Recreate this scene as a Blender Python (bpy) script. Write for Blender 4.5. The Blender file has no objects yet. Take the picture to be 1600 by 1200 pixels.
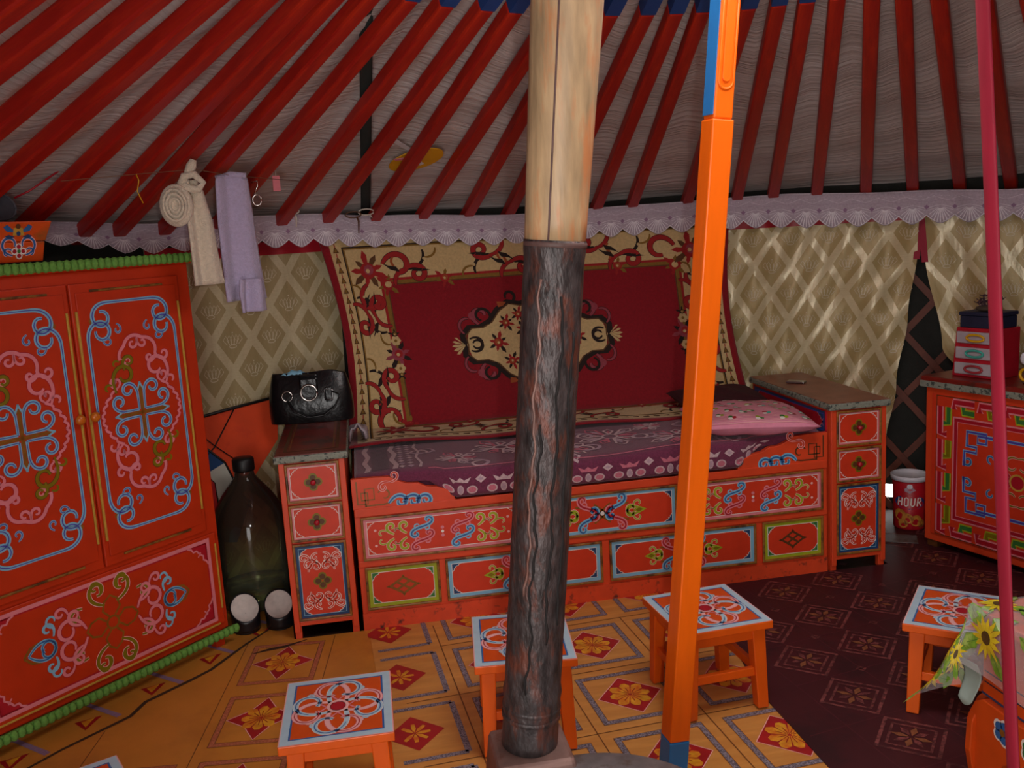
import bpy, math, random
from math import sin, cos, pi, sqrt, atan2, radians, hypot
from mathutils import Vector, Matrix
random.seed(7)
SC = bpy.context.scene
COL = SC.collection

# ---------------------------------------------------------------- camera
CAM = Vector((0.087, -3.524, 1.531))
YAW, PITCH, ROLL, FPX = 0.159, 0.165, -0.060, 1447.3
fwd = Vector((sin(YAW)*cos(PITCH), cos(YAW)*cos(PITCH), -sin(PITCH)))
rgt = Vector((cos(YAW), -sin(YAW), 0)); upv = rgt.cross(fwd)
r2 = rgt*cos(ROLL) + upv*sin(ROLL); u2 = upv*cos(ROLL) - rgt*sin(ROLL)
cd = bpy.data.cameras.new('camera'); co = bpy.data.objects.new('camera', cd); COL.objects.link(co)
cd.sensor_width = 36; cd.lens = FPX/1600*36; cd.clip_start = 0.02; cd.clip_end = 100
m = Matrix((r2, u2, -fwd)).transposed().to_4x4(); m.translation = CAM
co.matrix_world = m
SC.camera = co

# ---------------------------------------------------------------- world, daylight, flash, exposure
YC = Vector((1.08, -1.62, 0)); YR = 2.85          # centre and radius of the round tent
DOOR_A = -119.0                                    # direction of the doorway behind the camera
w = bpy.data.worlds.new('overcast_sky'); SC.world = w; w.use_nodes = True
bg = w.node_tree.nodes['Background']; bg.inputs[0].default_value = (1.0, 0.965, 0.94, 1); bg.inputs[1].default_value = 10.0
def portal(name, loc, target, sx, sy, shape):
    l = bpy.data.lights.new(name, 'AREA'); l.shape = shape; l.size = sx; l.size_y = sy
    l.cycles.is_portal = True
    o = bpy.data.objects.new(name, l); COL.objects.link(o); o.location = loc
    o.rotation_euler = (Vector(target)-Vector(loc)).to_track_quat('-Z', 'Y').to_euler()
portal('roof_opening_daylight', (YC.x, YC.y, 2.62), (YC.x, YC.y, 0), 1.3, 1.3, 'DISK')
da = radians(DOOR_A)
portal('doorway_daylight', (YC.x+2.9*cos(da), YC.y+2.9*sin(da), .72), (YC.x, YC.y, .72), 0.95, 1.45, 'RECTANGLE')
fl = bpy.data.lights.new('camera_flash', 'SPOT'); fl.energy = 64; fl.spot_size = radians(80); fl.spot_blend = 1.0
fl.shadow_soft_size = 0.012; fl.color = (1.0, 0.97, 0.93)
fo = bpy.data.objects.new('camera_flash', fl); COL.objects.link(fo)
fm = Matrix((r2, u2, -fwd)).transposed().to_4x4(); fm.translation = CAM + r2*0.07 + u2*0.05; fo.matrix_world = fm
vs = SC.view_settings; vs.view_transform = 'Standard'; vs.look = 'None'; vs.gamma = 1; vs.use_curve_mapping = False
vs.exposure = -0.24
SC.cycles.use_denoising = True; SC.cycles.max_bounces = 6; SC.cycles.diffuse_bounces = 3; SC.cycles.adaptive_threshold = 0.02; SC.cycles.glossy_bounces = 3
SC.cycles.transmission_bounces = 8; SC.cycles.transparent_max_bounces = 8; SC.cycles.caustics_reflective = False
SC.cycles.caustics_refractive = False; SC.cycles.sample_clamp_indirect = 4.0

# ---------------------------------------------------------------- materials
MATS = {}
def lin(c):
    return tuple(((v/255)/12.92 if v/255 <= .04045 else ((v/255+.055)/1.055)**2.4) for v in c)
def nd(nt, t, **kw):
    n = nt.nodes.new(t)
    for k, v in kw.items(): setattr(n, k, v)
    return n
def mul(c, k): return tuple(min(1, max(0, v*k)) for v in c[:3])+(1,)
def M(name, c, rough=.5, var=.1, sc=25, bump=0, bsc=60, metal=0, c2=None, dsc=9, thr=(.5, .62), stretch=(1, 1, 1), alpha=1, spec=.5, trans=0, sheen=0):
    """Procedural paint, cloth or metal: base colour with soft noise, optional wear colour c2 and bump."""
    if name in MATS: return MATS[name]
    mt = bpy.data.materials.new(name); mt.use_nodes = True; nt = mt.node_tree; b = nt.nodes['Principled BSDF']
    l = lin(c); tc = nd(nt, 'ShaderNodeTexCoord'); mp = nd(nt, 'ShaderNodeMapping'); mp.inputs['Scale'].default_value = stretch
    nt.links.new(tc.outputs['Object'], mp.inputs[0])
    n = nd(nt, 'ShaderNodeTexNoise'); n.inputs['Scale'].default_value = sc; n.inputs['Detail'].default_value = 4
    nt.links.new(mp.outputs[0], n.inputs['Vector'])
    r = nd(nt, 'ShaderNodeValToRGB'); r.color_ramp.elements[0].position = .3; r.color_ramp.elements[1].position = .7
    r.color_ramp.elements[0].color = mul(l, 1-var); r.color_ramp.elements[1].color = mul(l, 1+var)
    nt.links.new(n.outputs[0], r.inputs[0]); out = r.outputs[0]
    if c2:
        n2 = nd(nt, 'ShaderNodeTexNoise'); n2.inputs['Scale'].default_value = dsc; n2.inputs['Detail'].default_value = 7; n2.inputs['Roughness'].default_value = .65
        nt.links.new(mp.outputs[0], n2.inputs['Vector'])
        r3 = nd(nt, 'ShaderNodeValToRGB'); r3.color_ramp.elements[0].position = thr[0]; r3.color_ramp.elements[1].position = thr[1]
        nt.links.new(n2.outputs[0], r3.inputs[0])
        mx = nd(nt, 'ShaderNodeMix', data_type='RGBA'); mx.inputs[7].default_value = lin(c2)+(1,)
        nt.links.new(r3.outputs[0], mx.inputs[0]); nt.links.new(out, mx.inputs[6]); out = mx.outputs[2]
    nt.links.new(out, b.inputs['Base Color'])
    b.inputs['Roughness'].default_value = rough; b.inputs['Metallic'].default_value = metal
    b.inputs['Specular IOR Level'].default_value = spec; b.inputs['Alpha'].default_value = alpha
    b.inputs['Transmission Weight'].default_value = trans
    if sheen: b.inputs['Sheen Weight'].default_value = sheen
    if bump:
        n3 = nd(nt, 'ShaderNodeTexNoise'); n3.inputs['Scale'].default_value = bsc; n3.inputs['Detail'].default_value = 3
        nt.links.new(mp.outputs[0], n3.inputs['Vector'])
        bp = nd(nt, 'ShaderNodeBump'); bp.inputs['Strength'].default_value = bump; bp.inputs['Distance'].default_value = .01
        nt.links.new(n3.outputs[0], bp.inputs['Height']); nt.links.new(bp.outputs[0], b.inputs['Normal'])
    MATS[name] = mt; return mt

M('red_paint', (194, 50, 12), .45, .08, 12)                 # wardrobe
M('bed_paint', (222, 72, 34), .45, .08, 14)
M('bed_scuffed', (222, 72, 34), .5, .1, 14, c2=(92, 40, 30), dsc=22, thr=(.56, .68))
M('field_red', (214, 58, 28), .45, .06, 20)
M('crimson', (176, 22, 40), .45, .08, 20)
M('pink', (226, 130, 140), .45, .06, 30)
M('pale_pink', (240, 178, 176), .45, .05, 30)
M('white_line', (238, 226, 218), .45, .04, 30)
M('sky_blue', (132, 186, 214), .45, .06, 30)
M('pale_blue', (178, 202, 216), .45, .05, 30)
M('stool_field', (216, 78, 14), .42, .06, 20)
M('mid_blue', (44, 98, 160), .45, .08, 30)
M('deep_blue', (30, 66, 110), .45, .08, 30)
M('violet_blue', (74, 70, 170), .45, .08, 30)
M('lime', (164, 172, 36), .45, .08, 30)
M('olive', (128, 112, 10), .45, .1, 30)
M('leaf_green', (52, 118, 52), .45, .1, 30)
M('bronze', (140, 88, 26), .4, .2, 40)
M('brown_line', (92, 52, 22), .5, .15, 40)
M('gold_mould', (150, 98, 40), .4, .25, 60, c2=(80, 50, 24), dsc=14)
M('gold_line', (196, 152, 62), .35, .15, 40)
M('orange_paint', (228, 92, 12), .42, .06, 9, stretch=(3, 3, .6))
M('pole_orange', (246, 106, 8), .38, .05, 10, stretch=(4, 4, .5), c2=(250, 190, 140), dsc=60, thr=(.76, .78))
M('pole_blue', (40, 120, 190), .42, .06, 12)
M('rod_red', (172, 28, 20), .45, .12, 6, stretch=(1, 8, 8), c2=(204, 50, 22), dsc=4, thr=(.5, .75))
M('rod_blue', (30, 72, 140), .5, .1, 10)
M('roof_cloth', (210, 196, 192), .85, .08, 5, c2=(182, 162, 154), dsc=2.5, thr=(.45, .75))
M('felt_dark', (36, 36, 32), .95, .2, 12, bump=.3)
M('slat_wood', (104, 50, 32), .6, .2, 18)
M('floor_boards', (70, 44, 28), .8, .2, 8)
M('lino_wood', (214, 150, 76), .4, .12, 4, stretch=(1, 6, 1), c2=(198, 130, 60), dsc=3, thr=(.4, .7))
M('lino_left', (208, 136, 52), .42, .12, 4, c2=(172, 102, 40), dsc=2.5, thr=(.5, .8))
M('lino_line', (120, 72, 34), .5, .1)
M('lino_grey', (150, 142, 152), .5, .25, 160, c2=(84, 76, 88), dsc=180, thr=(.45, .55))
M('lino_rose', (196, 118, 84), .5, .2, 160, c2=(170, 92, 60), dsc=180, thr=(.45, .55))
M('lino_diamond', (170, 30, 34), .4, .15, 12)
M('lino_petal', (226, 164, 40), .4, .2, 30, c2=(214, 84, 28), dsc=26, thr=(.42, .7))
M('lino_seed', (160, 44, 24), .4)
M('lino_dirt', (62, 40, 26), .7, .2, 20)
M('dark_lino', (64, 14, 22), .55, .15, 6, c2=(46, 10, 18), dsc=3)
M('dark_motif', (128, 66, 64), .55, .25, 60, c2=(70, 30, 32), dsc=50, thr=(.4, .6))
M('dark_motif2', (128, 76, 46), .55, .25, 60)
M('dark_line', (78, 26, 34), .55, .2, 60)
M('carpet_red', (140, 10, 26), .95, .12, 90, bump=.25, bsc=300, sheen=.2)
M('carpet_cream', (206, 176, 124), .95, .1, 90, bump=.25, bsc=300, sheen=.2)
M('carpet_scroll', (160, 34, 34), .95, .1, 90)
M('carpet_black', (40, 26, 22), .95, .1, 90)
M('carpet_olive', (134, 98, 38), .95, .12, 90)
M('carpet_rust', (160, 80, 40), .95, .12, 90)
M('carpet_rose', (150, 64, 76), .95, .12, 90)
M('carpet_brown', (96, 62, 34), .95, .12, 90)
M('spread', (112, 42, 72), .95, .2, 140, bump=.3, bsc=260, sheen=.3)
M('spread_dark', (72, 18, 44), .95, .15, 140, sheen=.3)
M('spread_pale', (206, 176, 180), .95, .15, 140)
M('spread_pink', (200, 110, 128), .95, .15, 140)
M('spread_grey', (184, 152, 166), .95, .15, 140)
M('slab_edge', (142, 146, 132), .6, .3, 60, c2=(60, 66, 62), dsc=60, thr=(.5, .58))
M('slab_top_l', (126, 34, 26), .35, .15, 10, c2=(74, 44, 36), dsc=9, thr=(.5, .64))
M('slab_top_r', (146, 86, 66), .4, .15, 10, c2=(116, 58, 46), dsc=7, thr=(.45, .7))
M('black_leather', (16, 15, 18), .28, .2, 20, bump=.2, bsc=40)
M('chrome', (210, 206, 200), .2, .05, 20, metal=1)
M('steel', (170, 170, 172), .3, .1, 20, metal=1)
M('pipe_dark', (66, 57, 57), .50, .6, 48, stretch=(1, 1, .42), metal=.25, c2=(104, 58, 46), dsc=22, thr=(.52, .64), bump=.7, bsc=60)
M('pipe_seam', (24, 18, 18), .8, .3, 40)
M('pipe_tan', (178, 148, 112), .5, .30, 20, stretch=(2, 2, .35), c2=(196, 128, 82), dsc=9, thr=(.50, .62), bump=.15, bsc=40)
M('pipe_ring', (92, 66, 62), .6, .25, 40)
M('stove_iron', (112, 104, 104), .6, .2, 30, metal=.3, c2=(92, 74, 66), dsc=14)
M('stove_rust', (136, 104, 96), .55, .2, 24, metal=.3, c2=(116, 74, 62), dsc=12)
M('strap_red', (160, 24, 52), .7, .1, 60, stretch=(1, 1, .2))
M('lace_base', (196, 180, 194), .9, .12, 120, alpha=.93)
M('lace_white', (240, 234, 240), .85, .08, 120)
M('lace_mauve', (150, 116, 146), .85, .1, 120)
M('green_ruffle', (104, 156, 66), .85, .2, 90, bump=.3, bsc=90)
M('towel_cream', (222, 206, 184), .95, .1, 90, bump=.6, bsc=220, sheen=.4)
M('towel_lilac', (190, 176, 208), .95, .08, 90, bump=.6, bsc=220, sheen=.4)
M('kite_orange', (224, 70, 22), .6, .12, 8, c2=(190, 40, 24), dsc=5, thr=(.5, .7))
M('kite_blue', (26, 70, 120), .6, .1, 10)
M('kite_red', (200, 30, 34), .6, .1, 10)
M('kite_white', (206, 204, 190), .6, .1, 10)
M('black', (14, 13, 14), .5, .2, 20)
M('rubber', (22, 21, 26), .35, .2, 20)
M('lining_white', (226, 214, 206), .9, .1, 40)
M('cord_brown', (120, 84, 60), .9, .1, 90)
M('string', (214, 200, 186), .9, .1, 90)
M('pillow_rose', (226, 140, 164), .9, .05, 60)
M('cushion_dark', (62, 14, 22), .9, .2, 50)
M('mirror_wood', (66, 32, 20), .45, .25, 12, stretch=(6, 6, .6), c2=(120, 62, 28), dsc=5, thr=(.5, .66))
M('mirror_glass', (40, 36, 36), .08, .05, 5, metal=.6)
M('box_red', (176, 22, 40), .45)
M('box_grey', (176, 164, 170), .5, .08, 20)
M('plastic_yellow', (224, 168, 22), .4); M('plastic_teal', (70, 176, 160), .4); M('plastic_red', (170, 52, 60), .4)
M('navy', (28, 32, 58), .6); M('dried_flower', (88, 62, 74), .9, .4, 60); M('dried_stem', (70, 56, 44), .9)
M('can_red', (178, 20, 34), .4); M('can_label', (34, 60, 120), .45); M('can_cookie', (196, 130, 48), .5, .2, 60, c2=(120, 64, 28), dsc=40)
M('lid_white', (226, 224, 232), .4)
M('table_orange', (214, 78, 16), .45, .1, 10, c2=(150, 84, 30), dsc=7, thr=(.58, .72))
M('grey_enamel', (150, 166, 158), .35, .1, 12)
M('dark_strap', (38, 46, 44), .8, .1, 20); M('paper_yellow', (224, 160, 20), .7, .1, 12); M('paper_white', (216, 208, 208), .7)
M('flower_yellow', (226, 200, 40), .4, .15, 40); M('flower_seed', (84, 60, 20), .6, .3, 80)
M('flower_leaf', (118, 160, 50), .4, .25, 30, c2=(170, 196, 100), dsc=20)
M('racket_net', (96, 96, 106), .6, .1, 60); M('ivory_knob', (206, 110, 26), .35)

def satin(name, c, light):
    """Satin with a woven diamond lattice taken from the cloth's own UV map (metres)."""
    mt = bpy.data.materials.new(name); mt.use_nodes = True; nt = mt.node_tree; b = nt.nodes['Principled BSDF']; L = nt.links
    uv = nd(nt, 'ShaderNodeTexCoord'); sp = nd(nt, 'ShaderNodeSeparateXYZ'); L.new(uv.outputs['UV'], sp.inputs[0])
    def ma(op, a, b_=None):
        n = nd(nt, 'ShaderNodeMath', operation=op)
        for i, v in enumerate((a, b_)):
            if v is None: continue
            if isinstance(v, (int, float)): n.inputs[i].default_value = v
            else: L.new(v, n.inputs[i])
        return n.outputs[0]
    U = ma('DIVIDE', sp.outputs[0], .185); V = ma('DIVIDE', sp.outputs[1], .275)
    def band(x):
        f = ma('FRACT', ma('ADD', x, 40.0)); d = ma('ABSOLUTE', ma('SUBTRACT', f, .5)); return ma('LESS_THAN', d, .115)
    k = ma('MAXIMUM', band(ma('ADD', U, V)), band(ma('SUBTRACT', U, V)))
    n = nd(nt, 'ShaderNodeTexNoise'); n.inputs['Scale'].default_value = 60; n.inputs['Detail'].default_value = 3
    mp = nd(nt, 'ShaderNodeMapping'); mp.inputs['Scale'].default_value = (.5, 3, 1); L.new(uv.outputs['UV'], mp.inputs[0]); L.new(mp.outputs[0], n.inputs['Vector'])
    k2 = ma('MULTIPLY', k, ma('ADD', ma('MULTIPLY', n.outputs[0], .9), .5))
    mx = nd(nt, 'ShaderNodeMix', data_type='RGBA'); mx.inputs[6].default_value = lin(c)+(1,); mx.inputs[7].default_value = lin(light)+(1,)
    L.new(k2, mx.inputs[0]); L.new(mx.outputs[2], b.inputs['Base Color'])
    L.new(ma('SUBTRACT', .5, ma('MULTIPLY', k, .14)), b.inputs['Roughness'])
    b.inputs['Specular IOR Level'].default_value = .8; b.inputs['Metallic'].default_value = .12
    b.inputs['Sheen Weight'].default_value = .2
    n4 = nd(nt, 'ShaderNodeTexNoise'); n4.inputs['Scale'].default_value = 16; n4.inputs['Detail'].default_value = 4
    m2 = nd(nt, 'ShaderNodeMapping'); m2.inputs['Rotation'].default_value = (0, 0, .6); m2.inputs['Scale'].default_value = (1, .4, 1)
    L.new(uv.outputs['UV'], m2.inputs[0]); L.new(m2.outputs[0], n4.inputs['Vector'])
    bp = nd(nt, 'ShaderNodeBump'); bp.inputs['Strength'].default_value = .36; bp.inputs['Distance'].default_value = .02
    L.new(n4.outputs[0], bp.inputs['Height']); L.new(bp.outputs[0], b.inputs['Normal'])
    MATS[name] = mt
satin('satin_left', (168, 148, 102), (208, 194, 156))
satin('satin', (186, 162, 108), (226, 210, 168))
M('satin_thread', (216, 204, 176), .45, .08, 60)

def ripple_cloth():
    """Roof lining: plain cotton with fine gathered ripples running round the tent."""
    mt = MATS['roof_cloth']; nt = mt.node_tree; b = nt.nodes['Principled BSDF']; L = nt.links
    tc = nd(nt, 'ShaderNodeTexCoord'); mp = nd(nt, 'ShaderNodeMapping'); mp.inputs['Scale'].default_value = (1.0, 20, 1)
    L.new(tc.outputs['UV'], mp.inputs[0])
    n = nd(nt, 'ShaderNodeTexNoise'); n.inputs['Scale'].default_value = 3.0; n.inputs['Detail'].default_value = 5; n.inputs['Distortion'].default_value = .6
    L.new(mp.outputs[0], n.inputs['Vector'])
    bp = nd(nt, 'ShaderNodeBump'); bp.inputs['Strength'].default_value = .5; bp.inputs['Distance'].default_value = .02
    L.new(n.outputs[0], bp.inputs['Height']); L.new(bp.outputs[0], b.inputs['Normal'])
ripple_cloth()

def clear_plastic():
    mt = bpy.data.materials.new('clear_plastic'); mt.use_nodes = True; nt = mt.node_tree; b = nt.nodes['Principled BSDF']
    b.inputs['Base Color'].default_value = (.75, .72, .74, 1); b.inputs['Roughness'].default_value = .12
    n = nd(nt, 'ShaderNodeTexNoise'); n.inputs['Scale'].default_value = 6
    r = nd(nt, 'ShaderNodeMapRange'); r.inputs[3].default_value = .18; r.inputs[4].default_value = .4
    nt.links.new(n.outputs[0], r.inputs[0]); nt.links.new(r.outputs[0], b.inputs['Alpha'])
    MATS['clear_plastic'] = mt
    for name, ca, cb in (('green_glass', (.80, .86, .58, 1), (.50, .33, .24, 1)),):
        mt = bpy.data.materials.new(name); mt.use_nodes = True; nt = mt.node_tree; L = nt.links; nt.nodes.remove(nt.nodes['Principled BSDF'])
        tc = nd(nt, 'ShaderNodeTexCoord'); sp = nd(nt, 'ShaderNodeSeparateXYZ'); L.new(tc.outputs['Object'], sp.inputs[0])   # green base, brown-tinted shoulder
        n = nd(nt, 'ShaderNodeTexNoise'); n.inputs['Scale'].default_value = 6; ad = nd(nt, 'ShaderNodeMath', operation='MULTIPLY_ADD'); ad.inputs[1].default_value = .18; L.new(n.outputs[0], ad.inputs[0]); L.new(sp.outputs[2], ad.inputs[2])
        r = nd(nt, 'ShaderNodeValToRGB'); r.color_ramp.elements[0].position = .22; r.color_ramp.elements[1].position = .48; r.color_ramp.elements[0].color = ca; r.color_ramp.elements[1].color = cb; L.new(ad.outputs[0], r.inputs[0])
        tr = nd(nt, 'ShaderNodeBsdfTransparent'); L.new(r.outputs[0], tr.inputs[0])
        df = nd(nt, 'ShaderNodeBsdfDiffuse'); L.new(r.outputs[0], df.inputs[0]); m1 = nd(nt, 'ShaderNodeMixShader'); m1.inputs[0].default_value = .07
        L.new(tr.outputs[0], m1.inputs[1]); L.new(df.outputs[0], m1.inputs[2])
        gl = nd(nt, 'ShaderNodeBsdfGlossy'); gl.inputs['Roughness'].default_value = .08; fr = nd(nt, 'ShaderNodeFresnel'); fr.inputs[0].default_value = 1.4
        m2 = nd(nt, 'ShaderNodeMixShader'); L.new(fr.outputs[0], m2.inputs[0]); L.new(m1.outputs[0], m2.inputs[1]); L.new(gl.outputs[0], m2.inputs[2])
        L.new(m2.outputs[0], nt.nodes['Material Output'].inputs[0]); MATS[name] = mt
clear_plastic()

# ---------------------------------------------------------------- mesh helpers
class MB:
    def __init__(s): s.v = []; s.f = []; s.m = []; s.sm = []; s.uv = {}
    def add(s, vs, fs, mi=0, smooth=False):
        o = len(s.v); s.v += [tuple(p) for p in vs]
        for f in fs: s.f.append(tuple(i+o for i in f)); s.m.append(mi); s.sm.append(smooth)
        return o
    def box(s, x0, x1, y0, y1, z0, z1, mi=0):
        s.add([(x0,y0,z0),(x1,y0,z0),(x1,y1,z0),(x0,y1,z0),(x0,y0,z1),(x1,y0,z1),(x1,y1,z1),(x0,y1,z1)],
              [(0,3,2,1),(4,5,6,7),(0,1,5,4),(1,2,6,5),(2,3,7,6),(3,0,4,7)], mi); return s
    def hexa(s, b, t, mi=0):            # bottom quad, top quad
        s.add(list(b)+list(t), [(0,3,2,1),(4,5,6,7),(0,1,5,4),(1,2,6,5),(2,3,7,6),(3,0,4,7)], mi); return s
    def prism(s, poly, fn, a0, a1, mi=0):      # fn(u,v,a) -> xyz ; poly outline extruded a0..a1
        n = len(poly); vs = [fn(u, v, a0) for u, v in poly]+[fn(u, v, a1) for u, v in poly]
        s.add(vs, [tuple(range(n-1, -1, -1)), tuple(range(n, 2*n))]+[(i, (i+1) % n, n+(i+1) % n, n+i) for i in range(n)], mi); return s
    def tube(s, pts, r, n=8, mi=0, cap=True, sy=1.0):
        pts = [Vector(p) for p in pts]; N = len(pts); rr = r if isinstance(r, (list, tuple)) else [r]*N
        t0 = (pts[1]-pts[0]).normalized(); a = Vector((0, 0, 1)) if abs(t0.z) < .9 else Vector((1, 0, 0))
        nrm = t0.cross(a).normalized(); vs = []
        for i, p in enumerate(pts):
            t = (pts[min(i+1, N-1)]-pts[max(i-1, 0)]).normalized()
            nrm = (nrm-t*nrm.dot(t)).normalized(); bn = t.cross(nrm)
            for k in range(n):
                q = 2*pi*k/n; vs.append(p+nrm*cos(q)*rr[i]+bn*sin(q)*rr[i]*sy)
        fs = [(i*n+k, i*n+(k+1) % n, (i+1)*n+(k+1) % n, (i+1)*n+k) for i in range(N-1) for k in range(n)]
        if cap: fs += [tuple(range(n-1, -1, -1)), tuple(range((N-1)*n, N*n))]
        s.add(vs, fs, mi, True); return s
    def lathe(s, prof, n=32, org=(0, 0, 0), mi=0, sy=1.0, cap=True):
        vs = [(org[0]+r*cos(2*pi*k/n), org[1]+r*sy*sin(2*pi*k/n), org[2]+z) for r, z in prof for k in range(n)]
        fs = [(i*n+k, i*n+(k+1) % n, (i+1)*n+(k+1) % n, (i+1)*n+k) for i in range(len(prof)-1) for k in range(n)]
        if cap: fs += [tuple(range(n-1, -1, -1)), tuple(range((len(prof)-1)*n, len(prof)*n))]
        s.add(vs, fs, mi, True); return s
    def grid(s, fn, nu, nv, mi=0, smooth=True, uvfn=None, flip=False):
        vs = [fn(i/nu, j/nv) for j in range(nv+1) for i in range(nu+1)]
        fs = [(j*(nu+1)+i, j*(nu+1)+i+1, (j+1)*(nu+1)+i+1, (j+1)*(nu+1)+i) for j in range(nv) for i in range(nu)]
        if flip: fs = [f[::-1] for f in fs]
        o = s.add(vs, fs, mi, smooth)
        if uvfn:
            for j in range(nv+1):
                for i in range(nu+1): s.uv[o+j*(nu+1)+i] = uvfn(i/nu, j/nv)
        return s
    def mesh(s, name, mats):
        me = bpy.data.meshes.new(name); me.from_pydata(s.v, [], s.f)
        for k in mats: me.materials.append(MATS[k] if isinstance(k, str) else k)
        me.polygons.foreach_set('material_index', s.m); me.polygons.foreach_set('use_smooth', s.sm)
        if s.uv:
            ul = me.uv_layers.new(name='cloth'); buf = []
            for lp in me.loops: buf += list(s.uv.get(lp.vertex_index, (0, 0)))
            ul.data.foreach_set('uv', buf)
        me.update(); return me
    def build(s, name, mats, parent=None, bevel=0, solid=0, sub=0):
        if isinstance(mats, str): mats = [mats]
        o = bpy.data.objects.new(name, s.mesh(name, mats)); COL.objects.link(o); o.parent = parent
        if solid: md = o.modifiers.new('thickness', 'SOLIDIFY'); md.thickness = solid; md.offset = 0
        if bevel: md = o.modifiers.new('edge', 'BEVEL'); md.width = bevel; md.segments = 2; md.limit_method = 'ANGLE'
        if sub: md = o.modifiers.new('smooth', 'SUBSURF'); md.levels = sub; md.render_levels = sub
        return o
def tag(o, label=None, cat=None, group=None, kind=None):
    if label: o['label'] = label
    if cat: o['category'] = cat
    if group: o['group'] = group
    if kind: o['kind'] = kind
    return o
def thing(name, label, cat, loc=(0, 0, 0), rz=0, group=None):
    o = bpy.data.objects.new(name, None); COL.objects.link(o); o.location = loc; o.rotation_euler = (0, 0, rz)
    o.empty_display_size = .1
    return tag(o, label, cat, group)
def copy_tree(o, parent=None):
    c = o.copy(); COL.objects.link(c); c.parent = parent
    for ch in list(o.children): copy_tree(ch, c)
    return c

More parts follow.
